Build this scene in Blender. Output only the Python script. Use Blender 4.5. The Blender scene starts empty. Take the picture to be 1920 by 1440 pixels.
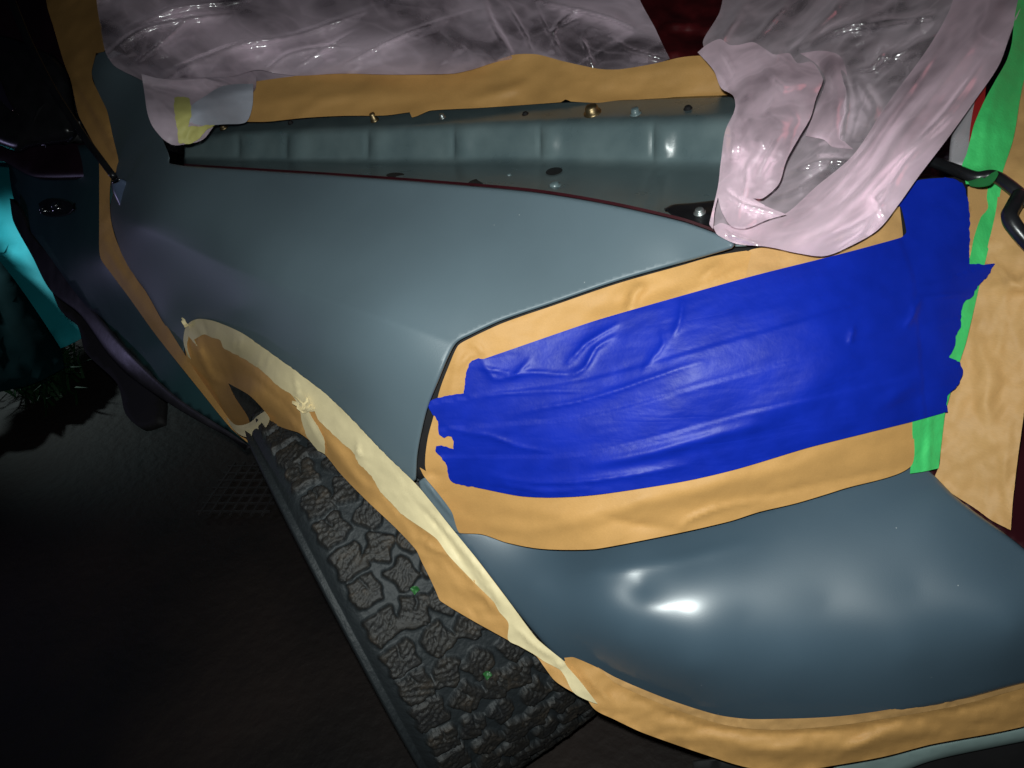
import bpy, bmesh, math, random
import numpy as np
from mathutils import Vector, Matrix, noise
from mathutils.geometry import delaunay_2d_cdt
random.seed(4); RNG = np.random.default_rng(4)
S = bpy.context.scene

# ------------------------------------------------------------------ camera
# world: X = towards the car's front, Y = across the car, Z = up, metres
R = np.array([[0.65113659, 0.74415852, -0.14916179], [0.3337706, -0.45727694, -0.82431486], [-0.68162917, 0.48695575, -0.54612798]])
C = np.array([0.4168, -1.1974, 1.3329]); F = 1440.0
cd = bpy.data.cameras.new('camera'); cam = bpy.data.objects.new('camera', cd); S.collection.objects.link(cam)
M4 = Matrix.Identity(4)
for i in range(3):
    M4[i][0] = R[0][i]; M4[i][1] = -R[1][i]; M4[i][2] = -R[2][i]; M4[i][3] = C[i]
cam.matrix_world = M4
cd.sensor_width = 36; cd.lens = 36 * F / 1920; cd.clip_start = .02; cd.clip_end = 100
S.camera = cam
# ------------------------------------------------------------------ world and lamps
W = bpy.data.worlds.new('World'); S.world = W; W.use_nodes = True
W.node_tree.nodes['Background'].inputs[0].default_value = (.25, .35, .6, 1); W.node_tree.nodes['Background'].inputs[1].default_value = .006
S.view_settings.view_transform = 'Standard'; S.view_settings.look = 'None'; S.view_settings.exposure = 0; S.view_settings.gamma = 1
S.cycles.max_bounces = 10; S.cycles.transparent_max_bounces = 24; S.cycles.use_denoising = True
S.cycles.sample_clamp_indirect = 3


def ray(u, v): return R.T @ np.array([(u - 960) / F, (v - 720) / F, 1.0])
def P3(u, v, t): return C + t * ray(u, v)
def QT(u, v, a, val):
    if a == 't': return val
    if a == 'd': return val / math.sqrt(1 + ((u - 960) / F) ** 2 + ((v - 720) / F) ** 2)
    i = 'xyz'.index(a); return (val - C[i]) / ray(u, v)[i]
def Q(u, v, a, val): return P3(u, v, QT(u, v, a, val))
def lamp(name, kind, loc, target, energy, color, size=.02, spot=None, blend=1):
    l = bpy.data.lights.new(name, kind); l.energy = energy; l.color = color
    if kind == 'AREA': l.size = size
    else: l.shadow_soft_size = size
    if 'red' in name: l.specular_factor = 0
    if spot: l.spot_size = math.radians(spot); l.spot_blend = blend
    o = bpy.data.objects.new(name, l); S.collection.objects.link(o); o.location = loc
    o.rotation_euler = (Vector(target) - Vector(loc)).to_track_quat('-Z', 'Y').to_euler(); return o
FL = C + R.T @ np.array([-.012, -.03, -.005])
lamp('torch', 'SPOT', FL, P3(1090, 740, 1), 53, (.93, 1, .97), .007, 110, 1)
lamp('red_fill', 'AREA', (.1, .75, 1.35), (.0, -.1, .9), .3, (1, .25, .3), .35)  # dim red fill added to redden the shadows, source unseen
lamp('violet_strip', 'AREA', (-1.6, -1.9, 1.5), (-1.0, -.85, .9), .5, (.6, .55, 1), .1)
lamp('tarp_fill', 'SPOT', tuple(P3(-330, 250, 2.95)), tuple(P3(60, 540, 3.2)), 30, (.8, 1, 1), .05, 75, 1)  # unseen spot added to brighten the tarpaulin

# ------------------------------------------------------------------ materials
def nodes(name):
    m = bpy.data.materials.new(name); m.use_nodes = True; nt = m.node_tree
    return m, nt, nt.nodes['Principled BSDF'], nt.nodes.new, nt.links.new
def noisy(name, base, rough, var=.15, scale=20, bump=.1, bscale=150, metallic=0, spec=.5, coat=0, tint=None, rvar=.1, bdist=.002, fine=None, coat_r=.2):
    m, nt, b, N, L = nodes(name)
    tc = N('ShaderNodeTexCoord'); n = N('ShaderNodeTexNoise'); n.inputs['Scale'].default_value = scale; n.inputs['Detail'].default_value = 6
    L(tc.outputs['Object'], n.inputs['Vector'])
    r = N('ShaderNodeMapRange'); r.inputs[1].default_value = .3; r.inputs[2].default_value = .7; L(n.outputs[0], r.inputs[0])
    mx = N('ShaderNodeMixRGB'); L(r.outputs[0], mx.inputs[0])
    mx.inputs[1].default_value = tuple(c * (1 - var) for c in base) + (1,)
    mx.inputs[2].default_value = (tuple(tint) if tint else tuple(min(1, c * (1 + var)) for c in base)) + (1,)
    L(mx.outputs[0], b.inputs['Base Color'])
    r2 = N('ShaderNodeMapRange'); r2.inputs[3].default_value = max(.02, rough - rvar); r2.inputs[4].default_value = min(1, rough + rvar); L(n.outputs[0], r2.inputs[0]); L(r2.outputs[0], b.inputs['Roughness'])
    b.inputs['Metallic'].default_value = metallic; b.inputs['Specular IOR Level'].default_value = spec
    b.inputs['Coat Weight'].default_value = coat; b.inputs['Coat Roughness'].default_value = coat_r
    if bump:
        n2 = N('ShaderNodeTexNoise'); n2.inputs['Scale'].default_value = bscale; n2.inputs['Detail'].default_value = 8; L(tc.outputs['Object'], n2.inputs['Vector'])
        bp = N('ShaderNodeBump'); bp.inputs['Strength'].default_value = bump; bp.inputs['Distance'].default_value = bdist; L(n2.outputs[0], bp.inputs['Height']); L(bp.outputs[0], b.inputs['Normal'])
    return m
def paint_mat(name, base, rough, coat=0, dust=.5):
    """sanded grey primer: fine grain, dust specks"""
    m = noisy(name, base, rough, .06, 6, .16, 700, 0, .5, coat, None, .04, .0007, coat_r=.27)
    nt = m.node_tree; N = nt.nodes.new; L = nt.links.new; b = nt.nodes['Principled BSDF']
    tc = N('ShaderNodeTexCoord'); v = N('ShaderNodeTexVoronoi'); v.inputs['Scale'].default_value = 75; L(tc.outputs['Object'], v.inputs['Vector'])
    lt = N('ShaderNodeMath'); lt.operation = 'LESS_THAN'; lt.inputs[1].default_value = .05; L(v.outputs['Distance'], lt.inputs[0])
    n = N('ShaderNodeTexWhiteNoise'); L(v.outputs['Position'], n.inputs['Vector'])
    gt = N('ShaderNodeMath'); gt.operation = 'GREATER_THAN'; gt.inputs[1].default_value = .93; L(n.outputs['Value'], gt.inputs[0])
    mu = N('ShaderNodeMath'); mu.operation = 'MULTIPLY'; L(lt.outputs[0], mu.inputs[0]); L(gt.outputs[0], mu.inputs[1])
    m2 = N('ShaderNodeMath'); m2.operation = 'MULTIPLY'; m2.inputs[1].default_value = dust; L(mu.outputs[0], m2.inputs[0])
    mx = N('ShaderNodeMixRGB'); src = b.inputs['Base Color'].links[0].from_socket; L(m2.outputs[0], mx.inputs[0]); L(src, mx.inputs[1]); mx.inputs[2].default_value = (.6, .62, .62, 1); L(mx.outputs[0], b.inputs['Base Color'])
    return m
def paper_mat(name, base, rough=.6, trans=.0, fib=.2, spec=.35):
    m = noisy(name, base, rough, .07, 14, .12, 300, 0, spec, 0, None, .08, .0012)
    nt = m.node_tree; N = nt.nodes.new; L = nt.links.new; b = nt.nodes['Principled BSDF']
    e, bb = crease(nt, (9, 9, 9), .8, (0, 0, .4)); old = b.inputs['Normal'].links[0].from_socket
    L(add_bump(nt, bb, .18, .008, old), b.inputs['Normal'])
    tc = N('ShaderNodeTexCoord'); mp = N('ShaderNodeMapping'); mp.inputs['Scale'].default_value = (60, 420, 420); L(tc.outputs['Object'], mp.inputs[0])
    n = N('ShaderNodeTexNoise'); n.inputs['Scale'].default_value = 2; n.inputs['Detail'].default_value = 5; L(mp.outputs[0], n.inputs['Vector'])
    mx = N('ShaderNodeMixRGB'); mx.blend_type = 'MULTIPLY'; mx.inputs[0].default_value = fib
    src = b.inputs['Base Color'].links[0].from_socket; L(src, mx.inputs[1]); L(n.outputs[0], mx.inputs[2]); L(mx.outputs[0], b.inputs['Base Color'])
    return m
def crease(nt, sc, warp=1.2, rot=(0, 0, 0), w=9.):
    """thin wandering crease lines: 1 on the line, 0 away from it"""
    N = nt.nodes.new; L = nt.links.new
    tc = N('ShaderNodeTexCoord'); mp = N('ShaderNodeMapping'); mp.inputs['Scale'].default_value = sc; mp.inputs['Rotation'].default_value = rot; L(tc.outputs['Object'], mp.inputs[0])
    n = N('ShaderNodeTexNoise'); n.inputs['Scale'].default_value = 1; n.inputs['Detail'].default_value = 1.5; n.inputs['Roughness'].default_value = .4; n.inputs['Distortion'].default_value = warp; L(mp.outputs[0], n.inputs['Vector'])
    a = N('ShaderNodeMath'); a.operation = 'SUBTRACT'; a.inputs[1].default_value = .5; L(n.outputs[0], a.inputs[0])
    b = N('ShaderNodeMath'); b.operation = 'ABSOLUTE'; L(a.outputs[0], b.inputs[0])
    c = N('ShaderNodeMath'); c.operation = 'MULTIPLY'; c.inputs[1].default_value = -w * w; p = N('ShaderNodeMath'); p.operation = 'MULTIPLY'; L(b.outputs[0], p.inputs[0]); L(b.outputs[0], p.inputs[1]); L(p.outputs[0], c.inputs[0])
    e = N('ShaderNodeMath'); e.operation = 'EXPONENT'; L(c.outputs[0], e.inputs[0]); return e.outputs[0], b.outputs[0]
def add_bump(nt, h, strength, dist, prev=None):
    bp = nt.nodes.new('ShaderNodeBump'); bp.inputs['Strength'].default_value = strength; bp.inputs['Distance'].default_value = dist; nt.links.new(h, bp.inputs['Height'])
    if prev is not None: nt.links.new(prev, bp.inputs['Normal'])
    return bp.outputs[0]
def plastic_mat(name, tint, fac=.3, sc=(5, 18, 18), rot=(0, 0, 0), rough=.18, rg=.22):
    """thin cloudy polythene film: see-through, hazy, whiter along its creases, shiny"""
    m, nt, b, N, L = nodes(name); nt.nodes.remove(b)
    out = nt.nodes['Material Output']
    tr = N('ShaderNodeBsdfTransparent'); tr.inputs[0].default_value = (.96, .96, .97, 1)
    df = N('ShaderNodeBsdfDiffuse'); df.inputs[0].default_value = tint + (1,)
    tl = N('ShaderNodeBsdfTranslucent'); tl.inputs[0].default_value = tint + (1,)
    gl = N('ShaderNodeBsdfGlossy'); gl.inputs['Roughness'].default_value = rough; gl.inputs[0].default_value = (1, 1, 1, 1)
    e1, b1 = crease(nt, tuple(q * .7 for q in sc), .8, rot, 22); e2, b2 = crease(nt, tuple(q * 1.5 for q in sc), 1.2, tuple(q + .5 for q in rot), 14)
    nb = add_bump(nt, b2, .25, .006)
    L(nb, gl.inputs['Normal'])
    lw = N('ShaderNodeLayerWeight'); lw.inputs[0].default_value = .5
    def mad(x, k, y):
        a = N('ShaderNodeMath'); a.operation = 'MULTIPLY_ADD'; L(x, a.inputs[0]); a.inputs[1].default_value = k
        if isinstance(y, float): a.inputs[2].default_value = y
        else: L(y, a.inputs[2])
        a.use_clamp = True; return a.outputs[0]
    tc = N('ShaderNodeTexCoord'); mp = N('ShaderNodeMapping'); mp.inputs['Scale'].default_value = tuple(q * .42 for q in sc); mp.inputs['Rotation'].default_value = rot; L(tc.outputs['Object'], mp.inputs[0])
    nn = N('ShaderNodeTexNoise'); nn.inputs['Scale'].default_value = 1; nn.inputs['Detail'].default_value = 5; nn.inputs['Distortion'].default_value = .8; L(mp.outputs[0], nn.inputs['Vector'])
    a0 = N('ShaderNodeMapRange'); a0.inputs[1].default_value = .38; a0.inputs[2].default_value = .64; a0.inputs[3].default_value = max(.03, fac - rg); a0.inputs[4].default_value = min(.97, fac + rg); L(nn.outputs[0], a0.inputs[0])
    pw = N('ShaderNodeMath'); pw.operation = 'POWER'; L(lw.outputs['Facing'], pw.inputs[0]); pw.inputs[1].default_value = 2.2
    a = mad(pw.outputs[0], .75, a0.outputs[0]); a = mad(e2, .10, a)
    s1 = N('ShaderNodeMixShader'); s1.inputs[0].default_value = .18; L(df.outputs[0], s1.inputs[1]); L(tl.outputs[0], s1.inputs[2])
    sh = N('ShaderNodeBsdfSheen'); sh.inputs[0].default_value = tint + (1,); sh.inputs[1].default_value = .55
    sa = N('ShaderNodeAddShader'); L(s1.outputs[0], sa.inputs[0]); L(sh.outputs[0], sa.inputs[1])
    s2 = N('ShaderNodeMixShader'); L(a, s2.inputs[0]); L(tr.outputs[0], s2.inputs[1]); L(sa.outputs[0], s2.inputs[2])
    f = N('ShaderNodeFresnel'); f.inputs[0].default_value = 1.5
    s3 = N('ShaderNodeMixShader'); L(mad(f.outputs[0], 1.5, .05), s3.inputs[0]); L(s2.outputs[0], s3.inputs[1]); L(gl.outputs[0], s3.inputs[2])
    L(s3.outputs[0], out.inputs[0]); return m

M = dict(
    primer=paint_mat('grey_primer', (.104, .144, .170), .46),
    gloss=paint_mat('satin_grey_primer', (.058, .094, .128), .42, .7),
    under=noisy('dusty_grey_underpaint', (.125, .180, .195), .30, .18, 14, .08, 200, tint=(.16, .215, .225), coat=.12, spec=.4),
    kraft=paper_mat('kraft_paper', (.61, .33, .108)),
    kraft2=paper_mat('pale_kraft_paper', (.60, .34, .13)),
    cream=paper_mat('cream_masking_tape', (.80, .67, .40), .5, fib=.1),
    yellow=paper_mat('yellow_masking_tape', (.62, .58, .2), .55, fib=.1),
    blue=noisy('blue_tape', (.003, .019, .34), .46, .10, 30, .10, 260, spec=.26, rvar=.06),
    green=noisy('green_tape', (.06, .60, .16), .6, .08, 30, .25, 300),
    plastic=plastic_mat('clear_polythene', (1, .80, .93), .34, (3, 9, 9), (.0, .0, .5), rg=.34),  # pink tint of the three films holds light bounced off red bodywork
    pink=plastic_mat('milky_polythene', (1, .74, .86), .44, (11, 4, 9), (.2, .0, -.2), rg=.30),
    cover=plastic_mat('creased_polythene', (1, .82, .92), .16, (12, 4, 10), (.1, .2, -.3), rg=.2),
    white=paper_mat('white_paper_wrap', (.42, .44, .52), .6, fib=.1),
    black=noisy('black_plastic', (.012, .012, .014), .3, .3, 30, .1, 200),
    gap=noisy('black_gap', (.006, .005, .006), .8, .2, 30, .1, 200),
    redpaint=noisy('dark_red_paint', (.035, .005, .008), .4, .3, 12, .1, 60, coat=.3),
    bay=noisy('grimy_engine_bay', (.018, .017, .025), .45, .7, 9, .8, 40, tint=(.075, .07, .095), bdist=.02),
    rubber=None,
    ground=noisy('wet_dark_concrete', (.0045, .0036, .0036), .75, .5, 2.2, .6, 30, tint=(.024, .015, .012), bdist=.01),
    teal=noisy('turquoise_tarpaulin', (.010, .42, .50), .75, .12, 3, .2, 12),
    shaded_teal=noisy('teal_with_shade', (.002, .020, .024), .95, .3, 3, .3, 12, spec=.05),  # teal darkened so the colour itself carries this side's shade
    door=noisy('teal_grey_door_paint', (.035, .095, .105), .35, .15, 4, .05, 100, coat=.3),
    chrome=noisy('bright_chrome', (.8, .8, .82), .15, .05, 20, .05, 100, metallic=1),
    steel=noisy('dull_steel', (.35, .38, .38), .38, .2, 20, .2, 100, metallic=.8),
    brass=noisy('yellow_zinc', (.30, .22, .12), .4, .3, 60, .3, 200, metallic=.9),
    leaf=noisy('leaf', (.02, .11, .025), .5, .3, 40, .2, 200),
    grass=noisy('grass', (.008, .055, .014), .6, .4, 10, 0),
    bluegrey=noisy('grey_aerial_base_paint', (.09, .12, .2), .3, .1, 20, .05, 100, coat=.3),
    silver=noisy('silver_grey_bumper', (.22, .30, .29), .35, .15, 10, .1, 100),
)
def rubber():
    m, nt, b, N, L = nodes('dusty_tyre_rubber')
    tc = N('ShaderNodeTexCoord'); n = N('ShaderNodeTexNoise'); n.inputs['Scale'].default_value = 26; n.inputs['Detail'].default_value = 9; n.inputs['Roughness'].default_value = .7; L(tc.outputs['Object'], n.inputs['Vector'])
    cr = N('ShaderNodeValToRGB'); e = cr.color_ramp.elements; e[0].position = .38; e[0].color = (.009, .009, .010, 1); e[1].position = .72; e[1].color = (.052, .038, .027, 1)
    x = e.new(.55); x.color = (.014, .012, .010, 1); L(n.outputs[0], cr.inputs[0])
    n3 = N('ShaderNodeTexNoise'); n3.inputs['Scale'].default_value = 420; n3.inputs['Detail'].default_value = 4; L(tc.outputs['Object'], n3.inputs['Vector'])
    mr = N('ShaderNodeMapRange'); mr.inputs[1].default_value = .66; mr.inputs[2].default_value = .74; L(n3.outputs[0], mr.inputs[0])
    mm = N('ShaderNodeMath'); mm.operation = 'MULTIPLY'; mm.inputs[1].default_value = .35; L(mr.outputs[0], mm.inputs[0])
    mx = N('ShaderNodeMixRGB'); L(mm.outputs[0], mx.inputs[0]); L(cr.outputs[0], mx.inputs[1]); mx.inputs[2].default_value = (.2, .17, .13, 1)
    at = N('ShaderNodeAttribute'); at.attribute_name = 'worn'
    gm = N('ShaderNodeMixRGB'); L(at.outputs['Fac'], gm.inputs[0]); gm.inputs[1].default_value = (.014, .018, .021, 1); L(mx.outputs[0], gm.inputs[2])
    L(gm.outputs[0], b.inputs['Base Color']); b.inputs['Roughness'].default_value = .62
    bp = N('ShaderNodeBump'); bp.inputs['Strength'].default_value = .6; bp.inputs['Distance'].default_value = .003
    n2 = N('ShaderNodeTexNoise'); n2.inputs['Scale'].default_value = 130; n2.inputs['Detail'].default_value = 7; L(tc.outputs['Object'], n2.inputs['Vector']); L(n2.outputs[0], bp.inputs['Height']); L(bp.outputs[0], b.inputs['Normal'])
    return m
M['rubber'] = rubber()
_b = M['blue'].node_tree.nodes['Principled BSDF']; _e, _a = crease(M['blue'].node_tree, (5, 9, 46), .8, (.1, -.25, 0)); _o = _b.inputs['Normal'].links[0].from_socket
M['blue'].node_tree.links.new(add_bump(M['blue'].node_tree, _a, .22, .004, _o), _b.inputs['Normal'])

# ------------------------------------------------------------------ object helpers
WL = {}
def props(o, label=None, cat=None, group=None, kind=None):
    if label: o['label'] = label
    if cat: o['category'] = cat
    if group: o['group'] = group
    if kind: o['kind'] = kind
    return o
def empty(name, loc, parent=None):
    o = bpy.data.objects.new(name, None); S.collection.objects.link(o); loc = np.array(loc, float); WL[o] = loc
    o.empty_display_size = .1
    if parent: o.parent = parent; o.location = loc - WL[parent]
    else: o.location = loc
    return o
def mesh(name, V, faces, mat, parent=None, thick=0, smooth=True, org=None, solid_off=-1):
    V = np.array(V, float); org = V.mean(0) if org is None else np.array(org, float)
    me = bpy.data.meshes.new(name); me.from_pydata((V - org).tolist(), [], faces); me.update()
    me.materials.append(M[mat] if isinstance(mat, str) else mat)
    if smooth: me.polygons.foreach_set('use_smooth', [True] * len(me.polygons))
    o = bpy.data.objects.new(name, me); S.collection.objects.link(o); WL[o] = org
    if parent: o.parent = parent; o.location = org - WL[parent]
    else: o.location = org
    if thick:
        s = o.modifiers.new('thickness', 'SOLIDIFY'); s.thickness = thick; s.offset = solid_off; s.use_rim = thick > .001
    return o

# ------------------------------------------------------------------ depth fields: thin plate in inverse distance
def field(ctrl, reg=1e-5):
    A = np.array([(c[0], c[1]) for c in ctrl], float) / 1000; y = np.array([1 / QT(*c) for c in ctrl]); n = len(A)
    def k(r2): return np.where(r2 > 1e-12, r2 * np.log(r2 + 1e-12), 0)
    K = k(((A[:, None] - A[None]) ** 2).sum(-1)) + reg * np.eye(n)
    Pm = np.c_[np.ones(n), A]; Z = np.zeros((3, 3))
    s = np.linalg.solve(np.block([[K, Pm], [Pm.T, Z]]), np.r_[y, 0, 0, 0])
    def f(u, v):
        X = np.c_[np.atleast_1d(u), np.atleast_1d(v)] / 1000
        return 1 / (k(((X[:, None] - A[None]) ** 2).sum(-1)) @ s[:n] + np.c_[np.ones(len(X)), X] @ s[n:])
    return f
def seg_dist(Pt, poly, closed=True):
    a = np.array(poly, float); b = np.roll(a, -1, 0) if closed else a[1:]
    if not closed: a = a[:-1]
    d = b - a; L2 = (d ** 2).sum(1) + 1e-9; best = np.full(len(Pt), 1e9); arg = np.zeros(len(Pt)); side = np.zeros(len(Pt))
    for i in range(len(a)):
        w = Pt - a[i]; t = np.clip((w @ d[i]) / L2[i], 0, 1); q = w - t[:, None] * d[i]; dd = np.sqrt((q ** 2).sum(1))
        m = dd < best; best[m] = dd[m]; arg[m] = (i + t)[m] / len(a); side[m] = np.sign(d[i][0] * w[:, 1] - d[i][1] * w[:, 0])[m]
    return best, arg, side
def inside(Pt, poly):
    x, y = Pt[:, 0], Pt[:, 1]; r = np.zeros(len(Pt), bool); p = np.array(poly, float)
    for i in range(len(p)):
        x1, y1 = p[i]; x2, y2 = p[i - 1]
        c = ((y1 > y) != (y2 > y)); xx = (x2 - x1) * (y - y1) / (y2 - y1 + 1e-12) + x1; r ^= c & (x < xx)
    return r
def spline(pts, step, closed=True, smooth=True):
    p = np.array(pts, float); n = len(p); out = []
    rng = range(n if closed else n - 1)
    for i in rng:
        a = p[(i - 1) % n] if closed or i > 0 else p[i]; b = p[i]; c = p[(i + 1) % n]; d = p[(i + 2) % n] if closed or i + 2 < n else c
        L = np.linalg.norm(c - b); k = max(1, int(L / step))
        for j in range(k):
            t = j / k
            if smooth:   # centripetal-ish: damp tangents by neighbour lengths
                l0 = np.linalg.norm(b - a) + 1e-6; l2 = np.linalg.norm(d - c) + 1e-6
                m1 = (c - a) / (l0 + L) * L * (min(l0, L) / max(l0, L)) ** .5; m2 = (d - b) / (L + l2) * L * (min(l2, L) / max(l2, L)) ** .5
                u1 = (c - b) / (L + 1e-9); 
                if np.dot((b - a) / l0, u1) < .35: m1 = c - b
                if np.dot((d - c) / l2, u1) < .35: m2 = c - b
                h = np.array([2*t**3-3*t**2+1, t**3-2*t**2+t, -2*t**3+3*t**2, t**3-t**2]); out.append(h[0]*b+h[1]*m1+h[2]*c+h[3]*m2)
            else: out.append(b + (c - b) * t)
    if not closed: out.append(p[-1])
    return np.array(out)
def tear(poly, amp, sc=.09, zone=None):
    """ragged torn edge, only inside the zone test"""
    p = np.array(poly); nrm = np.roll(p, -1, 0) - np.roll(p, 1, 0); nrm = np.c_[-nrm[:, 1], nrm[:, 0]] / (np.linalg.norm(nrm, axis=1)[:, None] + 1e-9)
    q = p.copy()
    for i in range(len(p)):
        if zone is None or zone(*p[i]): q[i] += nrm[i] * amp * noise.fractal(Vector((p[i][0] * sc, p[i][1] * sc, 3.3)), 1, 2, 3)
    return q
def fbm(Pt, sx, sy, ang=0, octv=4, seed=0., ridged=False):
    c, s = math.cos(ang), math.sin(ang); o = np.empty(len(Pt))
    for i, (x, y) in enumerate(Pt):
        a = (x * c + y * s) / sx; b = (-x * s + y * c) / sy; q = Vector((a, b, seed))
        if ridged:   # crumpled film: sharp ridge lines between smooth hollows
            wv = noise.noise_vector(q * .6) * .55; q = q + wv
            o[i] = .55 - abs(noise.noise(q)) * 1.9 - .45 * abs(noise.noise(q * 2.3 + Vector((5, 1, 2)))) + .25 * noise.noise(q * .45)
        else: o[i] = noise.fractal(q, .8, 2.1, octv)
    return o
from mathutils.bvhtree import BVHTree
def facets(Pt, sx, sy, ang, seed):
    """crumpled film: flat facets between random crease points"""
    rg = np.random.default_rng(int(seed * 10)); c, s_ = math.cos(ang), math.sin(ang)
    X = np.c_[(Pt[:, 0] * c + Pt[:, 1] * s_) / sx, (-Pt[:, 0] * s_ + Pt[:, 1] * c) / sy]; lo = X.min(0) - 2; hi = X.max(0) + 2; g = []
    for j in range(int(hi[1] - lo[1]) + 2):
        for i in range(int(hi[0] - lo[0]) + 2): g.append((lo[0] + i + .5 * (j % 2) + rg.uniform(-.42, .42), lo[1] + j + rg.uniform(-.42, .42)))
    g = np.array(g); res = delaunay_2d_cdt([Vector(p) for p in g], [], [], 0, 1e-6, True); hh = rg.uniform(-1, 1, len(res[0]))
    t = BVHTree.FromPolygons([(v[0], v[1], h) for v, h in zip(res[0], hh)], [list(f) for f in res[2]]); out = np.zeros(len(X)); dn = Vector((0, 0, -1))
    for i, (x, y) in enumerate(X):
        q = t.ray_cast(Vector((x, y, 5)), dn)[0]
        if q is not None: out[i] = q.z
    return out
def fold_h(Pt, folds):
    h = np.zeros(len(Pt))
    for fd in folds:
        pts, w, hh = fd[:3]; kind = fd[3] if len(fd) > 3 else 'r'
        pl = spline(pts, 8, False); d, a, s = seg_dist(Pt, pl, False)
        tap = np.clip(np.sin(np.pi * np.clip(a * .94 + .03, 0, 1)), 0, 1) ** .6
        if kind == 'r': h += hh * np.exp(-(d / w) ** 2) * tap
        elif kind == 's': h += hh * tap * np.exp(-(d / w) ** 1.0) * (1 + .9 * s * (1 - np.exp(-(d / (w * .3)) ** 2)))   # asymmetric pleat
        elif kind == 'k': h += hh * np.exp(-d / w) * tap
        elif kind == 'step': h += hh * .5 * (1 + np.tanh(s * d / w))
    return h
def sheet(name, outline, tf, mat, parent=None, step=9, off=0., folds=(), nz=(), thick=.0006, rnd=None, rzone=None, sm=True, torn=None, edge_curl=None, label=None, cat=None, group=None, kind=None, bstep=None, noisefn=None):
    B = spline(outline, bstep or step * .7, True, sm)
    if torn: B = tear(B, torn[0], torn[1] if len(torn) > 1 else .09, torn[2] if len(torn) > 2 else None)
    keep = [0]
    for i in range(1, len(B)):
        if np.linalg.norm(B[i] - B[keep[-1]]) > .6: keep.append(i)
    B = B[keep]; nB = len(B); area = .5 * np.sum(B[:, 0] * np.roll(B[:, 1], -1) - np.roll(B[:, 0], -1) * B[:, 1])
    lo, hi = B.min(0), B.max(0); g = []
    yy = lo[1]; k = 0
    while yy < hi[1]:
        xs = np.arange(lo[0] + (k % 2) * step / 2, hi[0], step); g.append(np.c_[xs, np.full(len(xs), yy)]); yy += step * .866; k += 1
    G = np.vstack(g); G += RNG.normal(0, step * .03, G.shape); G = G[inside(G, B)]; d, _, _ = seg_dist(G, B); 
    rings = []
    dmin = step * .45
    if rnd:
        w = rnd[0]; tn = np.roll(B, -1, 0) - np.roll(B, 1, 0); tn /= np.linalg.norm(tn, axis=1)[:, None] + 1e-9; nn = np.c_[-tn[:, 1], tn[:, 0]] * (1 if area > 0 else -1)
        for fr in (.12, .3, .55, .85):
            q = B + nn * w * fr; q = q[inside(q, B)]; dd, _, _ = seg_dist(q, B); rings.append(q[dd > w * fr * .9])
        dmin = w * 1.05
    G = G[d > dmin]; allp = np.vstack([B] + rings + [G])
    res = delaunay_2d_cdt([Vector(p) for p in allp], [], [list(range(nB))], 1, 1e-4, True)
    V2 = np.array([tuple(v) for v in res[0]]); fc = [list(f) for f in res[2]]
    cen = np.array([V2[f].mean(0) for f in fc]); ok = inside(cen, B); fc = [f for f, k_ in zip(fc, ok) if k_]
    t = tf(V2[:, 0], V2[:, 1]) - off
    h = fold_h(V2, folds)
    for (amp, sx, sy, ang, sd, *rg) in nz: h = h + amp * (facets(V2, sx, sy, math.radians(ang), sd) if rg and rg[0] else fbm(V2, sx, sy, math.radians(ang), 4, sd))
    if noisefn: h = h + noisefn(V2)
    dB, _, _ = seg_dist(V2, B)
    if rnd:
        z = np.clip(1 - dB / rnd[0], 0, 1); rr = rnd[1] * (1 - np.sqrt(np.clip(1 - z ** 2, 0, 1)))
        if rzone is not None: rr = rr * np.array([rzone(a, b) for a, b in V2])
        t = t + rr
    if edge_curl: h = h + edge_curl[1] * np.exp(-(dB / edge_curl[0])) * (.5 + fbm(V2, 60, 60, 0, 2, 7.7))
    t = t - h
    D = np.c_[(V2[:, 0] - 960) / F, (V2[:, 1] - 720) / F, np.ones(len(V2))] @ R
    V = C + t[:, None] * D
    # faces towards the camera
    out = []
    for f in fc:
        a, b, c = V[f[0]], V[f[1]], V[f[2]]
        out.append(f if np.dot(np.cross(b - a, c - a), C - a) > 0 else f[::-1])
    o = mesh(name, V, out, mat, parent, thick)
    return props(o, label, cat, group, kind)
def tube(name, pts, rad, mat, parent=None, seg=10, bumpy=0):
    """pts: 3D points; rad: per point"""
    P = [np.array(p, float) for p in pts]; V = []; Fc = []
    for i, p in enumerate(P):
        d = P[min(i + 1, len(P) - 1)] - P[max(i - 1, 0)]; d /= np.linalg.norm(d); up = np.array([0, 0, 1.]) if abs(d[2]) < .9 else np.array([1., 0, 0])
        a = np.cross(d, up); a /= np.linalg.norm(a); b = np.cross(d, a); r = (rad[i] if hasattr(rad, '__len__') else rad) * (1 + bumpy * (i % 2))
        for k in range(seg): th = 2 * math.pi * k / seg; V.append(p + r * (math.cos(th) * a + math.sin(th) * b))
    n = len(P)
    for i in range(n - 1):
        for k in range(seg): Fc.append([i * seg + k, i * seg + (k + 1) % seg, (i + 1) * seg + (k + 1) % seg, (i + 1) * seg + k])
    Fc.append(list(range(seg))[::-1]); Fc.append([(n - 1) * seg + k for k in range(seg)])
    return mesh(name, V, Fc, mat, parent)
def lerp3(ctrls, n):
    """list of (u,v,axis,val) -> smooth 3-D polyline"""
    p = [Q(*c) for c in ctrls]; p = np.array(p); out = []
    for i in range(len(p) - 1):
        a = p[max(i - 1, 0)]; b = p[i]; c = p[i + 1]; d = p[min(i + 2, len(p) - 1)]
        for j in range(n):
            t = j / n; out.append(.5 * ((2 * b) + (c - a) * t + (2 * a - 5 * b + 4 * c - d) * t * t + (3 * b - a - 3 * c + d) * t ** 3))
    out.append(p[-1]); return out

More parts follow.
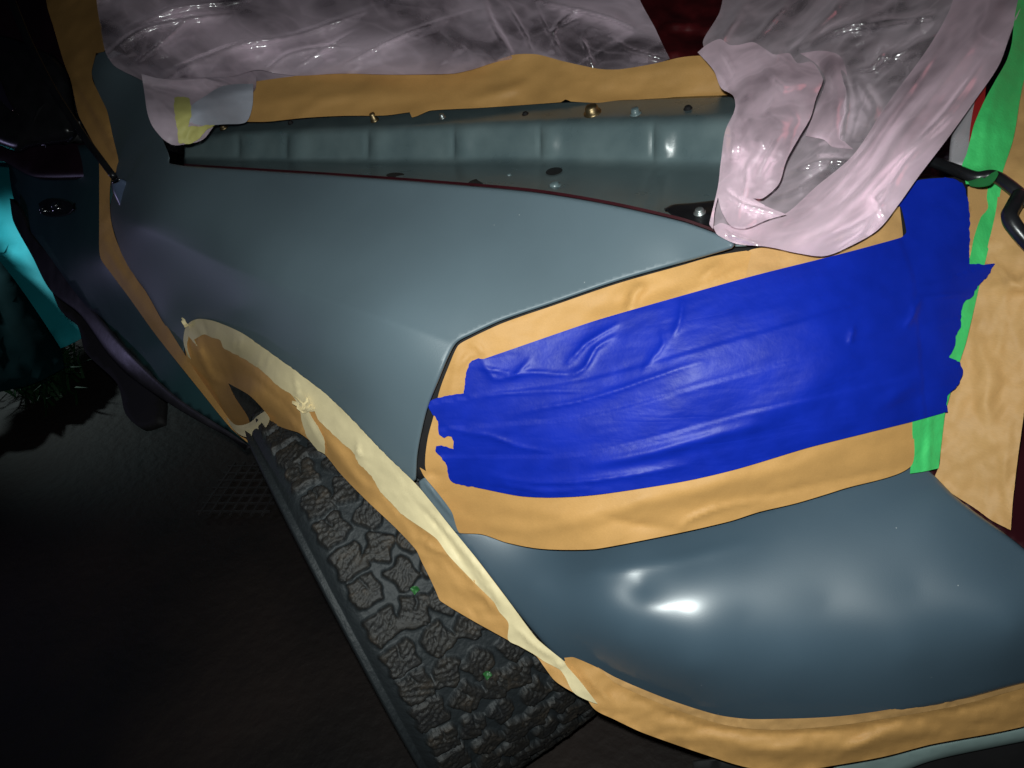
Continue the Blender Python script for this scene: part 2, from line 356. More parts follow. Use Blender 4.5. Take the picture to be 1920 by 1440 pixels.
# ================================================================== SETTING
gv = []; gf = []; nx = 60
ext = 14
for i in range(nx + 1):
    for j in range(nx + 1):
        x = -6 + (i / nx - .5) * 2 * ext; y = (j / nx - .5) * 2 * ext
        gv.append((x, y, -.094 + (.006) * noise.noise(Vector((x * 1.3, y * 1.3, 0)))))
for i in range(nx):
    for j in range(nx): gf.append([i * (nx + 1) + j, (i + 1) * (nx + 1) + j, (i + 1) * (nx + 1) + j + 1, i * (nx + 1) + j + 1])
props(mesh('ground', gv, gf, 'ground'), kind='structure')
fw = field([(0, 300, 't', 3.5), (160, 640, 't', 3.1), (0, 700, 't', 2.95), (200, 300, 't', 3.6)])
sheet('tarpaulin', [(-60, 255), (10, 273), (36, 290), (70, 300), (200, 420), (230, 600), (155, 632), (113, 653), (98, 640), (0, 507), (-60, 430)], fw, 'teal', step=18, thick=.004, off=.02,
      folds=[([(-30, 485), (45, 458)], 5, -.03), ([(100, 640), (160, 612)], 4, .03), ([(108, 640), (160, 620)], 3, -.03)], nz=[(.03, 60, 240, -30, 1.)],
      label='bright turquoise tarpaulin hanging behind the vehicle at far left', cat='tarpaulin')
sheet('shaded_teal_sheet', [(-120, 380), (0, 490), (115, 655), (120, 690), (60, 720), (-120, 760)], fw, 'shaded_teal', step=18, thick=.004, off=.12, nz=[(.05, 30, 240, -20, 2.)],
      label='teal sheet left of the turquoise tarpaulin, shade put into its dark colour', cat='sheet')
# grass tuft
def grass_tuft():
    V = []; Fc = []
    for i in range(420):
        u = random.gauss(85, 30); v = random.gauss(712, 20); t0 = QT(u, v, 'z', -.09); b = P3(u, v, min(t0, 3.4)); b[2] = -.09
        a = random.uniform(0, 6.28); L = random.uniform(.05, .18); w = .006; dx = np.array([math.cos(a), math.sin(a), 0]); up = np.array([0, 0, 1.]); sd = np.array([-dx[1], dx[0], 0])
        k = len(V); V += [b - sd * w, b + sd * w, b + dx * L * .4 + up * L * .7 + sd * w * .8, b + dx * L * .4 + up * L * .7 - sd * w * .8, b + dx * L + up * L * .75]
        Fc += [[k, k + 1, k + 2, k + 3], [k + 3, k + 2, k + 4]]
    return props(mesh('grass', V, Fc, 'grass'), kind='stuff')
grass_tuft()
# drain grate lying on the floor under the wheel arch
def grate():
    c0 = Q(465, 915, 'z', -.078); V = []; Fc = []
    def box(c, sx, sy, sz):
        k = len(V)
        for z in (-sz, sz):
            for x, y in ((-sx, -sy), (sx, -sy), (sx, sy), (-sx, sy)):
                X_, Y_ = c[0] + x - c0[0], c[1] + y - c0[1]; V.append((c0[0] + X_ * .77 - Y_ * .64, c0[1] + X_ * .64 + Y_ * .77, c[2] + z))
        Fc.extend([[k, k+3, k+2, k+1], [k+4, k+5, k+6, k+7]] + [[k+i, k+(i+1) % 4, k+4+(i+1) % 4, k+4+i] for i in range(4)])
    n = 7; s = .034
    for i in range(n):
        o = (i - (n - 1) / 2) * s
        box((c0[0] + o, c0[1], -.078), .0028, n * s / 2, .004); box((c0[0], c0[1] + o, -.078), n * s / 2, .0028, .0033)
    o = mesh('floor_grate', V, Fc, noisy('worn_grate_plastic', (.03, .026, .026), .6, .3, 20, .2, 60), smooth=False)
    return props(o, 'dark square mesh grate lying on the floor behind the front wheel', 'grate')
grate()

# ================================================================== THE CAR
car = empty('car', (-.5, -.5, -.09))
props(car, 'car in grey primer with its front corner masked for spraying', 'car')
# ---- fender
HOOD = [(318, 306), (345, 311), (500, 321), (640, 330), (800, 342), (1000, 360), (1140, 383), (1280, 415), (1335, 434), (1366, 448), (1379, 458)]
FR = [(1372, 466), (1280, 493), (1160, 527), (1040, 568), (940, 602), (882, 629), (857, 643), (841, 670), (823, 713), (803, 763), (790, 815), (783, 855), (780, 900)]
ARCH = [(770, 905), (740, 876), (707, 842), (640, 772), (600, 736), (555, 702), (500, 662), (450, 628), (405, 606), (370, 601), (352, 612)]
REAR = [(348, 645), (343, 664), (310, 612), (272, 545), (240, 503), (222, 470), (205, 400), (218, 333), (196, 207), (172, 140), (180, 100), (215, 95), (255, 120), (285, 190), (300, 250), (315, 288)]
FC = [(330, 310, 'z', 1.0), (500, 318, 'z', 1.0), (800, 342, 'z', 1.0), (1100, 375, 'z', .985), (1280, 415, 'z', .972), (1375, 458, 'z', .955),
      (1280, 493, 'z', .93), (1100, 548, 'z', .905), (940, 602, 'z', .885), (860, 645, 'z', .87), (820, 780, 't', .955), (784, 900, 't', .995), (840, 690, 't', .935),
      (450, 620, 't', 1.22), (530, 680, 't', 1.12), (620, 750, 't', 1.055), (700, 830, 't', 1.015), (350, 600, 't', 1.42), (250, 520, 't', 1.58), (300, 600, 't', 1.51), (210, 440, 't', 1.62), (218, 333, 't', 1.55), (190, 130, 't', 1.66), (300, 250, 't', 1.46), (260, 140, 't', 1.62),
      (720, 592, 'z', .902), (600, 555, 'z', .905), (450, 500, 'z', .905), (350, 455, 'z', .905), (260, 420, 'z', .905), (600, 660, 't', 1.03), (700, 740, 't', .985), (450, 580, 't', 1.185)]
ff = field(FC, 2e-5)
def fround(a, b): return 1. if (b > 300) else 0.
sheet('fender', HOOD + FR + ARCH + REAR, ff, 'primer', car, step=6.5, thick=.002, rnd=(7, .006), rzone=fround,
      folds=[([(205, 392), (250, 420), (330, 456), (450, 505), (580, 552), (700, 594), (800, 628), (850, 645)], 28, .007, 'k'), ([(215, 470), (300, 500), (520, 600), (640, 690)], 40, -.003)])
sheet('shaded_fender_seam', [(a, b - 1) for a, b in HOOD[1:]] + [(a, b - 7 + .003 * (1375 - a)) for a, b in HOOD[:0:-1]], lambda u, v: ff(u, v) + .012, 'redpaint', car, step=8)  # dark red gap strip: old red paint plus the gap's shadow in its colour
def mirror_spot(tf, u, v, dist):
    p = P3(u, v, float(tf(u, v)[0])); a = P3(u + 12, v, float(tf(u + 12, v)[0])) - p; b = P3(u, v + 12, float(tf(u, v + 12)[0])) - p
    n = np.cross(a, b); n /= np.linalg.norm(n); n = n if n @ (C - p) > 0 else -n; w = C - p; w /= np.linalg.norm(w); return tuple(p + (2 * (n @ w) * n - w) * dist), tuple(p)
mp_, pp_ = mirror_spot(ff, 315, 445, 1.6); print('violet', mp_)
S.objects['violet_strip'].location = mp_; S.objects['violet_strip'].rotation_euler = (Vector(pp_) - Vector(mp_)).to_track_quat('-Z', 'Y').to_euler()
# ---- inner fender (apron)
def apron():
    us = np.linspace(345, 1400, 260); rows = []
    hx, hy = np.array(HOOD).T
    b1 = np.interp(us, [345, 640, 800, 1000, 1220, 1400], [300, 305, 306, 305, 311, 318])
    b2 = np.interp(us, [345, 450, 640, 800, 1000, 1220, 1400], [262, 250, 243, 238, 231, 227, 223])
    b3 = np.interp(us, [345, 400, 560, 640, 760, 900, 1000, 1140, 1400], [250, 236, 217, 213, 209, 200, 193, 187, 178])
    V = []; nv = 0
    ribs = [455, 545, 697, 858, 1020, 1232]
    for j, u in enumerate(us):
        v0 = np.interp(u, hx, hy) + 3; P1 = Q(u, b1[j], 'z', .900); P0 = Q(u, max(v0, b1[j] + 4), 'z', .942); P2 = Q(u, b2[j], 'y', P1[1] + .022); Pm = Q(u, b3[j], 'z', P2[2] + .004)
        col = []
        A = [P0, P1, P2, Pm]
        # fillet the two corners
        path = []
        path += [A[0] + (A[1] - A[0]) * s for s in np.linspace(0, .85, 14)]
        for s in np.linspace(0, 1, 7)[1:]: a = A[0] + (A[1] - A[0]) * (.85 + .15 * s); b = A[1] + (A[2] - A[1]) * .2 * s; path.append(a * (1 - s) + b * s)
        path += [A[1] + (A[2] - A[1]) * s for s in np.linspace(.28, .78, 9)]
        for s in np.linspace(0, 1, 7)[1:]: a = A[1] + (A[2] - A[1]) * (.8 + .2 * s); b = A[2] + (A[3] - A[2]) * .22 * s; path.append(a * (1 - s) + b * s)
        path += [A[2] + (A[3] - A[2]) * s for s in np.linspace(.3, 1, 8)]
        nrm = np.array([.2, -.9, .3]); nv = len(path)
        for q, p in enumerate(path):
            fr = q / (nv - 1); wgt = math.exp(-((fr - .56) / .16) ** 2)
            d = 0
            for r in ribs:
                x = (u + (fr - .5) * 40 * (fr > .8) - r)
                d += .0085 * math.exp(-((x - 14) / 17) ** 2) - .005 * math.exp(-((x + 8) / 5) ** 2)
            d2 = .0014 * noise.noise(Vector((u * .02, fr * 5, 1)))
            low = .004 * noise.noise(Vector((u * .011, fr * 4, 6))) * max(0, 1 - fr / .3) - .003 * math.exp(-((u - 1225 - (fr - .2) * 120) / 16) ** 2) * (fr < .3)
            V.append(p + nrm * (d * wgt + d2) + np.array([0, 0, low]))
    Fc = [[j * nv + q, j * nv + q + 1, (j + 1) * nv + q + 1, (j + 1) * nv + q] for j in range(len(us) - 1) for q in range(nv - 1)]
    return mesh('inner_fender', V, Fc, 'under', car, .0015, solid_off=0)
ap = apron()
def flange_t(u, v):
    hx, hy = np.array(HOOD).T; v0 = max(np.interp(u, hx, hy) + 3, 310); b1 = np.interp(u, [345, 640, 800, 1000, 1220, 1400], [300, 305, 306, 305, 311, 318])
    t1 = QT(u, b1, 'z', .900); t0 = QT(u, v0, 'z', .942); f = (v - b1) / (v0 - b1 + 1e-6); return 1 / ((1 - f) / t1 + f / t0)
fap_low = lambda u, v: np.array([flange_t(a, b) for a, b in zip(np.atleast_1d(u), np.atleast_1d(v))])
def ellipse(cx, cy, a, b, ang=0, n=22):
    s = math.radians(ang); return [(cx + a * math.cos(t) * math.cos(s) - b * math.sin(t) * math.sin(s), cy + a * math.cos(t) * math.sin(s) + b * math.sin(t) * math.cos(s)) for t in np.linspace(0, 2 * math.pi, n, endpoint=False)]
for (cx, cy, a, b, an) in ((741, 328, 17, 4.5, -2), (893, 342, 16, 6.5, -12), (1039, 321, 16, 7, -10)):
    sheet('drain_hole', ellipse(cx, cy, a, b, an), fap_low, 'gap', ap, step=4, off=.009, thick=.0006, sm=False)
    sheet('hole_rim', ellipse(cx, cy - .5, a + 2, b + 1.6, an), fap_low, 'under', ap, step=4, off=.0075, thick=.0006, sm=False)
def bolt(u, v, t, r, h, mat, par):
    c = P3(u, v, t); n = np.array([.05, -.25, .95]); n /= np.linalg.norm(n); a = np.cross(n, [1, 0, 0]); a /= np.linalg.norm(a); b = np.cross(n, a); V = []; Fc = []
    prof = [(1.25, 0), (1.25, .15), (.95, .2), (.92, .8), (.75, 1.0), (.3, 1.05)]; sg = 18
    for (q, z) in prof:
        for k in range(sg):
            hx_ = 1 - .06 * (math.cos(3 * 2 * math.pi * k / sg) ** 2) * (q < 1.2); V.append(c + n * h * z + r * q * hx_ * (math.cos(2 * math.pi * k / sg) * a + math.sin(2 * math.pi * k / sg) * b))
    for i in range(len(prof) - 1):
        for k in range(sg): Fc.append([i * sg + k, i * sg + (k + 1) % sg, (i + 1) * sg + (k + 1) % sg, (i + 1) * sg + k])
    Fc.append([(len(prof) - 1) * sg + k for k in range(sg)]); return mesh('bolt', V, Fc, mat, par)
def flt(u, v):   # distance on the top flange
    P1 = Q(u, 306, 'z', .905); P2 = Q(u, np.interp(u, [345, 450, 640, 800, 1000, 1220, 1400], [262, 250, 243, 238, 231, 227, 223]), 'y', P1[1] + .022); return QT(u, v, 'z', P2[2] + .004)
bolt(1111, 212, flt(1111, 212) - .004, .0125, .014, 'brass', ap); bolt(1192, 213, flt(1192, 213) - .004, .008, .010, 'under', ap)
bolt(703, 226, flt(703, 226) - .004, .007, .016, 'brass', ap); bolt(830, 221, flt(830, 221) - .004, .005, .008, 'steel', ap)
bolt(545, 231, flt(545, 231) - .004, .005, .006, 'gap', ap); bolt(955, 330, float(fap_low(955, 330)[0]) - .005, .004, .004, 'under', ap); bolt(1290, 204, flt(1290, 204) - .004, .006, .005, 'gap', ap); bolt(985, 214, flt(985, 214) - .004, .005, .004, 'gap', ap)
bolt(420, 240, flt(420, 240) - .012, .008, .012, 'brass', ap); bolt(1040, 349, float(fap_low(1040, 349)[0]) - .006, .008, .006, 'under', ap)
fbr = field([(1250, 390, 'z', .952), (1340, 375, 'z', .952), (1340, 430, 'z', .95), (1290, 415, 'z', .95)])
sheet('latch_bracket', [(1245, 391), (1262, 383), (1300, 380), (1372, 371), (1372, 440), (1345, 436), (1300, 420), (1262, 404)], fbr, 'black', car, step=6, off=.004, thick=.004, rnd=(5, .004), folds=[([(1300, 400), (1370, 402)], 8, .006)])
bolt(1312, 399, float(fbr(1312, 399)[0]) - .011, .006, .006, 'steel', car)
# ---- engine bay and what shows through the sheets
fbay = field([(150, -80, 't', 2.35), (150, 250, 'z', .78), (700, 150, 'z', .7), (1300, 250, 'z', .66), (1920, 350, 't', 1.65), (1900, -80, 't', 2.2), (1000, -80, 't', 2.5), (1500, 450, 'z', .72)])
sheet('engine_bay', [(150, -80), (2000, -80), (2000, 420), (1750, 420), (1600, 500), (1400, 520), (1330, 440), (1000, 330), (600, 290), (330, 285), (150, 150)], fbay, 'bay', car, step=16, thick=.003,
      nz=[(.06, 90, 90, 0, 2.2), (.03, 30, 60, 30, 4.1)])
fred = field([(1150, -40, 't', 1.95), (1380, -40, 't', 1.95), (1250, 110, 't', 1.7), (1400, 110, 't', 1.7)])
sheet('hood_lining', [(1120, -60), (1460, -60), (1480, 90), (1380, 150), (1240, 150), (1170, 90)], fred, noisy('faded_red_lining', (.09, .008, .010), .45, .5, 14, .2, 60), car, step=9, thick=.003, nz=[(.014, 110, 14, 10, 3.), (.02, 60, 40, 0, 1.)],
      folds=[([(1230, 65), (1290, 78), (1380, 95)], 5, .012), ([(1240, 90), (1300, 96), (1380, 112)], 4, .010), ([(1225, 30), (1300, 50), (1380, 60)], 7, .014)])
fbx = field([(1450, 0, 't', 1.6), (1700, 0, 't', 1.6), (1500, 300, 't', 1.3), (1700, 300, 't', 1.28)])
sheet('battery_box', [(1500, 190), (1640, 170), (1690, 240), (1650, 330), (1520, 330), (1470, 260)], fbx, noisy('grey_battery_box', (.16, .19, .2), .4, .3, 20, .2, 60), car, step=10, thick=.03, rnd=(14, .02))
sheet('air_duct', [(1380, 20), (1600, -30), (1700, 40), (1640, 130), (1440, 120)], fbx, noisy('grey_duct', (.07, .075, .1), .4, .3, 20, .2, 60), car, step=10, thick=.03, rnd=(20, .03), off=-.1)
# ---- headlamp body (under the masking)
HC = [(860, 650, 't', .945), (1100, 565, 't', .925), (1400, 480, 'z', .925), (1640, 410, 'z', .93), (1800, 340, 'z', .94), (820, 780, 't', .972), (790, 900, 't', 1.01), (860, 1000, 't', 1.035), (1100, 1030, 'z', .63), (1400, 985, 'z', .64), (1740, 885, 'z', .66),
      (1760, 600, 't', .905), (1550, 620, 't', .865), (1300, 700, 't', .875), (1100, 760, 't', .92), (950, 800, 't', .955), (1400, 820, 't', .89), (1600, 780, 't', .885)]
fh = field(HC, 5e-5)
HB = [(1379, 456), (1500, 440), (1700, 340), (1815, 330), (1822, 480), (1800, 640), (1770, 760), (1740, 850), (1400, 950), (1120, 990), (950, 975), (850, 950), (800, 910), (772, 880), (780, 800), (796, 740), (828, 680), (846, 636), (940, 592), (1160, 515)]
sheet('headlamp', HB, lambda u, v: fh(u, v) + .022, 'gap', car, step=16, thick=.01)
# ---- bumper
BUM = [(850, 985), (950, 1005), (1050, 1022), (1130, 1020), (1270, 994), (1370, 972), (1500, 935), (1620, 900), (1720, 868), (1750, 890), (1790, 930), (1828, 960), (1895, 1008), (1960, 1060), (2080, 1140), (2080, 1250), (1920, 1281), (1787, 1316), (1591, 1350), (1412, 1356), (1345, 1348), (1245, 1316), (1153, 1277), (1100, 1252), (1055, 1240), (1018, 1205), (945, 1118), (888, 1045), (846, 1000)]
BC = [(855, 990, 't', 1.055), (950, 1008, 't', 1.045), (1050, 1022, 'd', 1.055), (1130, 1020, 'd', 1.030), (1270, 994, 'd', 1.024), (1400, 960, 'd', 1.030), (1580, 907, 'd', 1.05), (1745, 880, 'd', 1.085), (1920, 1025, 'd', 1.09), (2080, 1140, 'd', 1.13),
      (1120, 1068, 'd', 1.008), (1180, 1062, 'd', .999), (1240, 1050, 'd', .999), (1330, 1028, 'd', 1.004), (1480, 990, 'd', 1.020), (1750, 925, 'd', 1.065),
      (1200, 1098, 'd', .9965), (1060, 1075, 'd', 1.032), (1215, 1132, 'd', .9865), (1262, 1152, 'd', .9855), (1315, 1174, 'd', .987), (1130, 1150, 'd', 1.004), (1000, 1100, 'd', 1.047), (1400, 1160, 'd', .996), (1550, 1130, 'd', 1.013), (1720, 1100, 'd', 1.035), (1880, 1080, 'd', 1.065),
      (1180, 1210, 'd', 1.014), (1300, 1250, 'd', 1.014), (1500, 1250, 'd', 1.030), (1700, 1230, 'd', 1.046), (1900, 1180, 'd', 1.07),
      (1062, 1236, 'd', 1.09), (1153, 1277, 'd', 1.095), (1245, 1316, 'd', 1.105), (1412, 1354, 'd', 1.115), (1591, 1348, 'd', 1.12), (1787, 1314, 'd', 1.135), (1920, 1279, 'd', 1.155), (960, 1118, 't', 1.03), (905, 1050, 't', 1.045), (2080, 1250, 'd', 1.19)]
fb = field(BC, 1.2e-3)
sheet('bumper', BUM, fb, 'gloss', car, step=8, folds=[([(1080, 1078), (1180, 1064), (1290, 1044), (1400, 1016)], 12, .0014)], thick=.003, rnd=(8, .005), rzone=lambda a, b: 1. if a < 1100 or b > 900 else .3)
fsl = field([(784, 900, 't', 1.03), (850, 975, 't', 1.045), (860, 1000, 't', 1.05), (810, 905, 't', 1.03)])
sheet('fender_bracket', [(784, 903), (797, 893), (820, 908), (856, 960), (866, 1004), (852, 998), (818, 958), (788, 918)], fsl, 'primer', car, step=4, off=.0, thick=.002, rnd=(4, .004), folds=[([(798, 905), (850, 970)], 3, .004)], sm=False)
fvl = field([(1740, 900, 't', .96), (1900, 1000, 't', .93), (1920, 700, 't', 1.05), (2080, 1100, 't', .92)])
sheet('grille_surround', [(1735, 860), (1790, 870), (1900, 640), (2080, 640), (2080, 1165), (1960, 1066), (1895, 1014), (1828, 966), (1785, 932), (1750, 900)], fvl, 'redpaint', car, step=12, off=-.02, thick=.003)
fsv = field([(1587, 1429, 't', 1.06), (1920, 1370, 't', 1.03), (1600, 1500, 't', 1.09), (1920, 1460, 't', 1.05)])
sheet('lower_valance', [(1560, 1440), (1590, 1422), (1745, 1392), (1980, 1345), (1990, 1378), (1860, 1403), (1740, 1430), (1640, 1470), (1560, 1480)], fsv, 'silver', car, step=9, thick=.004, rnd=(14, .014))
sheet('lower_skirt', [(1300, 1430), (2000, 1360), (2000, 1520), (1300, 1520)], fsv, 'gap', car, step=20, off=-.03, thick=.004)
# ---- front wheel
WC = C + (np.array([-.5042, -.8269, .3677]) - C) * 1.065; WR = .3687 * 1.065; ST = -.1972; CB = -.0813
def wpos(x, y, z):
    z2 = z * math.cos(CB) - y * math.sin(CB); y2 = y * math.cos(CB) + z * math.sin(CB)
    return WC + np.array([x * math.cos(ST) - y2 * math.sin(ST), x * math.sin(ST) + y2 * math.cos(ST), z2])
wheel = empty('wheel', WC, car)
def tyre():
    r2 = np.random.default_rng(11)
    y0, y1 = -.133, .262; circ = 2 * math.pi * WR
    nb = int(circ / .0505); pitch = circ / nb; cols = [(-.094, .0225, .0222), (-.045, .0190, .0205), (.000, .0190, .0200), (.045, .0190, .0200), (.090, .0190, .0200), (.135, .0190, .0205), (.180, .0190, .0205), (.226, .0210, .0215)]; bl = []
    for ci, (cy, hy, hs) in enumerate(cols):
        sh = ci in (0, 7)
        for k in range(nb):
            bl.append((((k + .37 * ci + .5 * (ci % 2)) * pitch + r2.normal(0, .002)) % circ, cy + (0 if sh else (.005 if k % 2 else -.005)), hs * r2.uniform(.92, 1.08), hy * r2.uniform(.92, 1.06), r2.normal(0, .08) + (0 if sh else (.5 if (k + ci) % 2 else -.45)), r2.uniform(0, 6.28)))
    bl = np.array(bl); BC_, BS_ = np.cos(bl[:, 4]), np.sin(bl[:, 4])
    def height(s, y):
        a = s + .0016 * math.sin(y * 230 + s * 40) + .0035 * noise.noise(Vector((s * 45, y * 45, 8))); yy = y + .0022 * math.sin(s * 200 + y * 90)
        ds = (a - bl[:, 0] + circ / 2) % circ - circ / 2; dy = yy - bl[:, 1]
        lx = ds * BC_ + dy * BS_; ly = -ds * BS_ + dy * BC_
        qx = np.abs(lx) - bl[:, 2] + .005; qy = np.abs(ly) - bl[:, 3] + .005
        sdf = np.sqrt(np.maximum(qx, 0) ** 2 + np.maximum(qy, 0) ** 2) + np.minimum(np.maximum(qx, qy), 0) - .005
        i = int(np.argmin(sdf)); h = float(np.clip(-sdf[i] / .0024 + .35, 0, 1)); h = h * h * (3 - 2 * h)
        x, z, ph = lx[i], ly[i], bl[i][5]
        # sipes: two or three zigzag cuts and a notch
        q = x * math.cos(.4) + z * math.sin(.4) * (1 if ph > 3 else -1) + .0012 * math.sin(z * 900 + ph)
        for c in (-.011, -.003, .005, .013): h -= .35 * math.exp(-((q - c) / .0009) ** 2) * h
        if ph > 2.2: h -= .7 * math.exp(-((z - .002) / .0014) ** 2) * (x > .001) * h
        return h * (1 + .10 * noise.noise(Vector((s * 120, y * 120, 2)))) + .10 * noise.noise(Vector((s * 45, y * 45, 4)))
    V = []; HH = []; th0, th1 = math.radians(-55), math.radians(115); nth = 480; nyy = 200
    fine = []
    ang = list(np.linspace(th0, th1, nth)) + list(np.linspace(th1, th0 + 2 * math.pi, 60))[1:-1]
    prof = []  # (y, radius drop, tread weight)
    for y in np.linspace(y0, y1, nyy):
        e = max(0, abs(y - (y0 + y1) / 2) - (.175)) / .022; prof.append((y, .014 * min(e, 1) ** 2 + .012 * (abs(y - .065) / .197) ** 2, 1))
    side_o = [(y0 - .006, .02, .5), (y0 - .010, .035, .2), (y0 - .012, .06, 0), (y0 - .008, .1, 0), (y0 + .004, .14, 0), (y0 + .012, .165, 0)]
    side_i = [(y1 + .006, .02, .5), (y1 + .010, .035, .2), (y1 + .012, .06, 0), (y1 + .008, .1, 0), (y1 - .004, .14, 0), (y1 - .012, .165, 0)]
    full = side_o[::-1] + prof + side_i; n = len(full)
    for a in ang:
        for (y, dr, w) in full:
            h = height(a % (2 * math.pi) * WR, y) if w and (th0 - .1 < a < th1 + .1) else .6 * (w > 0)
            r = WR - .011 - dr + .011 * w * h; HH.append(float(h * (w == 1)))
            V.append(wpos(r * math.cos(a), y, r * math.sin(a)))
    m = len(ang); Fc = [[i * n + j, i * n + j + 1, ((i + 1) % m) * n + j + 1, ((i + 1) % m) * n + j] for i in range(m) for j in range(n - 1)]
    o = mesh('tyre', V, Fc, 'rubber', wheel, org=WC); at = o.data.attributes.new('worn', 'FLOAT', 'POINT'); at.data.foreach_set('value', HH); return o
tyre()
def rim():
    V = []; Fc = []; sg = 48; prof = [(-.112, .205), (-.118, .212), (-.112, .2), (-.09, .185), (-.06, .17), (-.055, .08), (-.09, .05), (-.09, .0)]
    for k in range(sg):
        a = 2 * math.pi * k / sg
        for (y, r) in prof + [(.1, .19), (.16, .205)][:0]: V.append(wpos(r * math.cos(a), y, r * math.sin(a)))
    n = len(prof); Fc = [[k * n + j, k * n + j + 1, ((k + 1) % sg) * n + j + 1, ((k + 1) % sg) * n + j] for k in range(sg) for j in range(n - 1)]
    return mesh('rim', V, Fc, 'steel', wheel, .003)
rim()
# ---- arch liner: dark tunnel above the wheel
def liner():
    V = []; Fc = []; n = 30
    for k in range(n + 1):
        a = math.radians(25 + 150 * k / n); r = .40
        for y in (-.76, -.7, -.5, -.35): V.append((-.60 + r * math.cos(a), y, .40 + r * math.sin(a) * .9))
    k0 = 4; Fc = [[k * 4 + j, k * 4 + j + 1, (k + 1) * 4 + j + 1, (k + 1) * 4 + j] for k in range(n) for j in range(3)]
    c = len(V); V.append((-.6, -.35, .4)); Fc += [[k * 4 + 3, (k + 1) * 4 + 3, c] for k in range(n)]
    return mesh('arch_liner', V, Fc, 'gap', car, .003, solid_off=0)
liner()
# ---- door, sill, moulding
fd = field([(60, 300, 't', 2.25), (190, 300, 't', 1.68), (185, 480, 't', 1.70), (60, 480, 't', 2.2), (300, 660, 't', 1.62), (440, 800, 't', 1.50), (20, 280, 't', 2.4), (180, 620, 't', 1.9), (300, 740, 't', 1.66), (110, 100, 't', 1.75)])
door = sheet('door', [(20, 265), (60, 275), (200, 270), (215, 330), (205, 400), (222, 478), (250, 530), (330, 650), (440, 790), (470, 835), (430, 812), (330, 748), (240, 660), (150, 560), (85, 470), (35, 400), (18, 330)], fd, 'door', car, step=12, off=-.012, thick=.003,
             folds=[([(95, 480), (150, 545), (210, 615)], 5, .007), ([(60, 330), (150, 400), (300, 640)], 60, .02)])
sheet('door_handle', [(72, 382), (84, 374), (108, 373), (132, 380), (140, 392), (128, 403), (100, 407), (80, 402)], fd, 'black', door, step=4, off=.03, thick=.02, rnd=(9, .012), folds=[([(80, 392), (130, 392)], 4, .006)])
bolt(107, 389, float(fd(107, 389)[0]) - .045, .012, .012, 'chrome', door); bolt(82, 394, float(fd(82, 394)[0]) - .045, .010, .010, 'chrome', door)
fs_ = field([(20, 390, 't', 2.35), (240, 700, 't', 1.75), (450, 830, 't', 1.52), (240, 780, 't', 1.8), (100, 520, 't', 2.1)])
sheet('side_moulding', [(18, 372), (38, 390), (60, 440), (95, 478), (160, 560), (240, 655), (330, 742), (440, 815), (470, 838), (440, 826), (330, 765), (238, 700), (200, 660), (150, 590), (95, 545), (60, 480), (25, 415)], fs_, noisy('dusty_black_moulding', (.03, .028, .034), .4, .3, 20, .2, 80), car, step=10, off=.02, thick=.012, rnd=(10, .012))
fsl2 = field([(100, 540, 't', 2.3), (240, 740, 't', 2.0), (430, 830, 't', 1.62), (150, 560, 't', 2.3)])
sheet('rear_mudguard', [(88, 520), (110, 540), (160, 590), (240, 680), (300, 740), (300, 790), (262, 800), (235, 775), (220, 720), (160, 660), (145, 610), (112, 580)], fsl2, 'gap', car, step=12, thick=.02)
# ---- mirror, aerial, cowl
fm = field([(0, 100, 't', 1.75), (140, 100, 't', 1.72), (140, 270, 't', 1.7), (0, 270, 't', 1.72)])
mir = sheet('side_mirror', [(-120, 40), (20, 70), (100, 105), (128, 135), (140, 200), (146, 250), (130, 266), (60, 274), (34, 284), (-10, 270), (-120, 260)], fm, 'black', car, step=9, off=.0, thick=.09, rnd=(34, .05))
sheet('mirror_glint', [(-14, 140), (0, 148), (16, 185), (27, 205), (24, 212), (10, 200), (-14, 168)], fm, noisy('pink_glint', (.75, .5, .6), .15, .1, 20, 0, 1, metallic=1), mir, step=4, off=.012, thick=.004, rnd=(5, .008))  # glint on the mirror, built as a pale pink metal strip
al = lerp3([(14, -20, 't', 1.72), (50, 70, 't', 1.66), (98, 165, 't', 1.6), (150, 245, 't', 1.54), (214, 332, 't', 1.49)], 8)
ae = tube('aerial', al, np.linspace(.0085, .0065, len(al)), 'black', car)
fae = field([(210, 335, 't', 1.5), (243, 345, 't', 1.5), (240, 415, 't', 1.53), (222, 380, 't', 1.52)])
sheet('aerial_base', [(208, 345), (211, 338), (224, 334), (238, 340), (245, 352), (246, 385), (240, 416), (233, 408), (220, 380), (211, 360)], fae, 'bluegrey', ae, step=4, off=.006, thick=.01, rnd=(8, .012))
sheet('aerial_ferrule', [(209, 340), (216, 335), (224, 333), (226, 340), (218, 344), (211, 345)], fae, 'chrome', ae, step=3, off=.013, thick=.004, rnd=(3, .004))
fpl = field([(0, 0, 't', 1.95), (200, 0, 't', 1.9), (200, 280, 't', 1.7), (0, 280, 't', 1.95)])
sheet('windscreen_pillar', [(-200, -80), (70, -80), (90, 10), (125, 120), (150, 215), (190, 290), (190, 330), (60, 330), (0, 300), (-200, 300)], fpl, noisy('dark_red_pillar', (.02, .006, .012), .4, .3, 12, .1, 60), car, step=20, off=-.08, thick=.02)
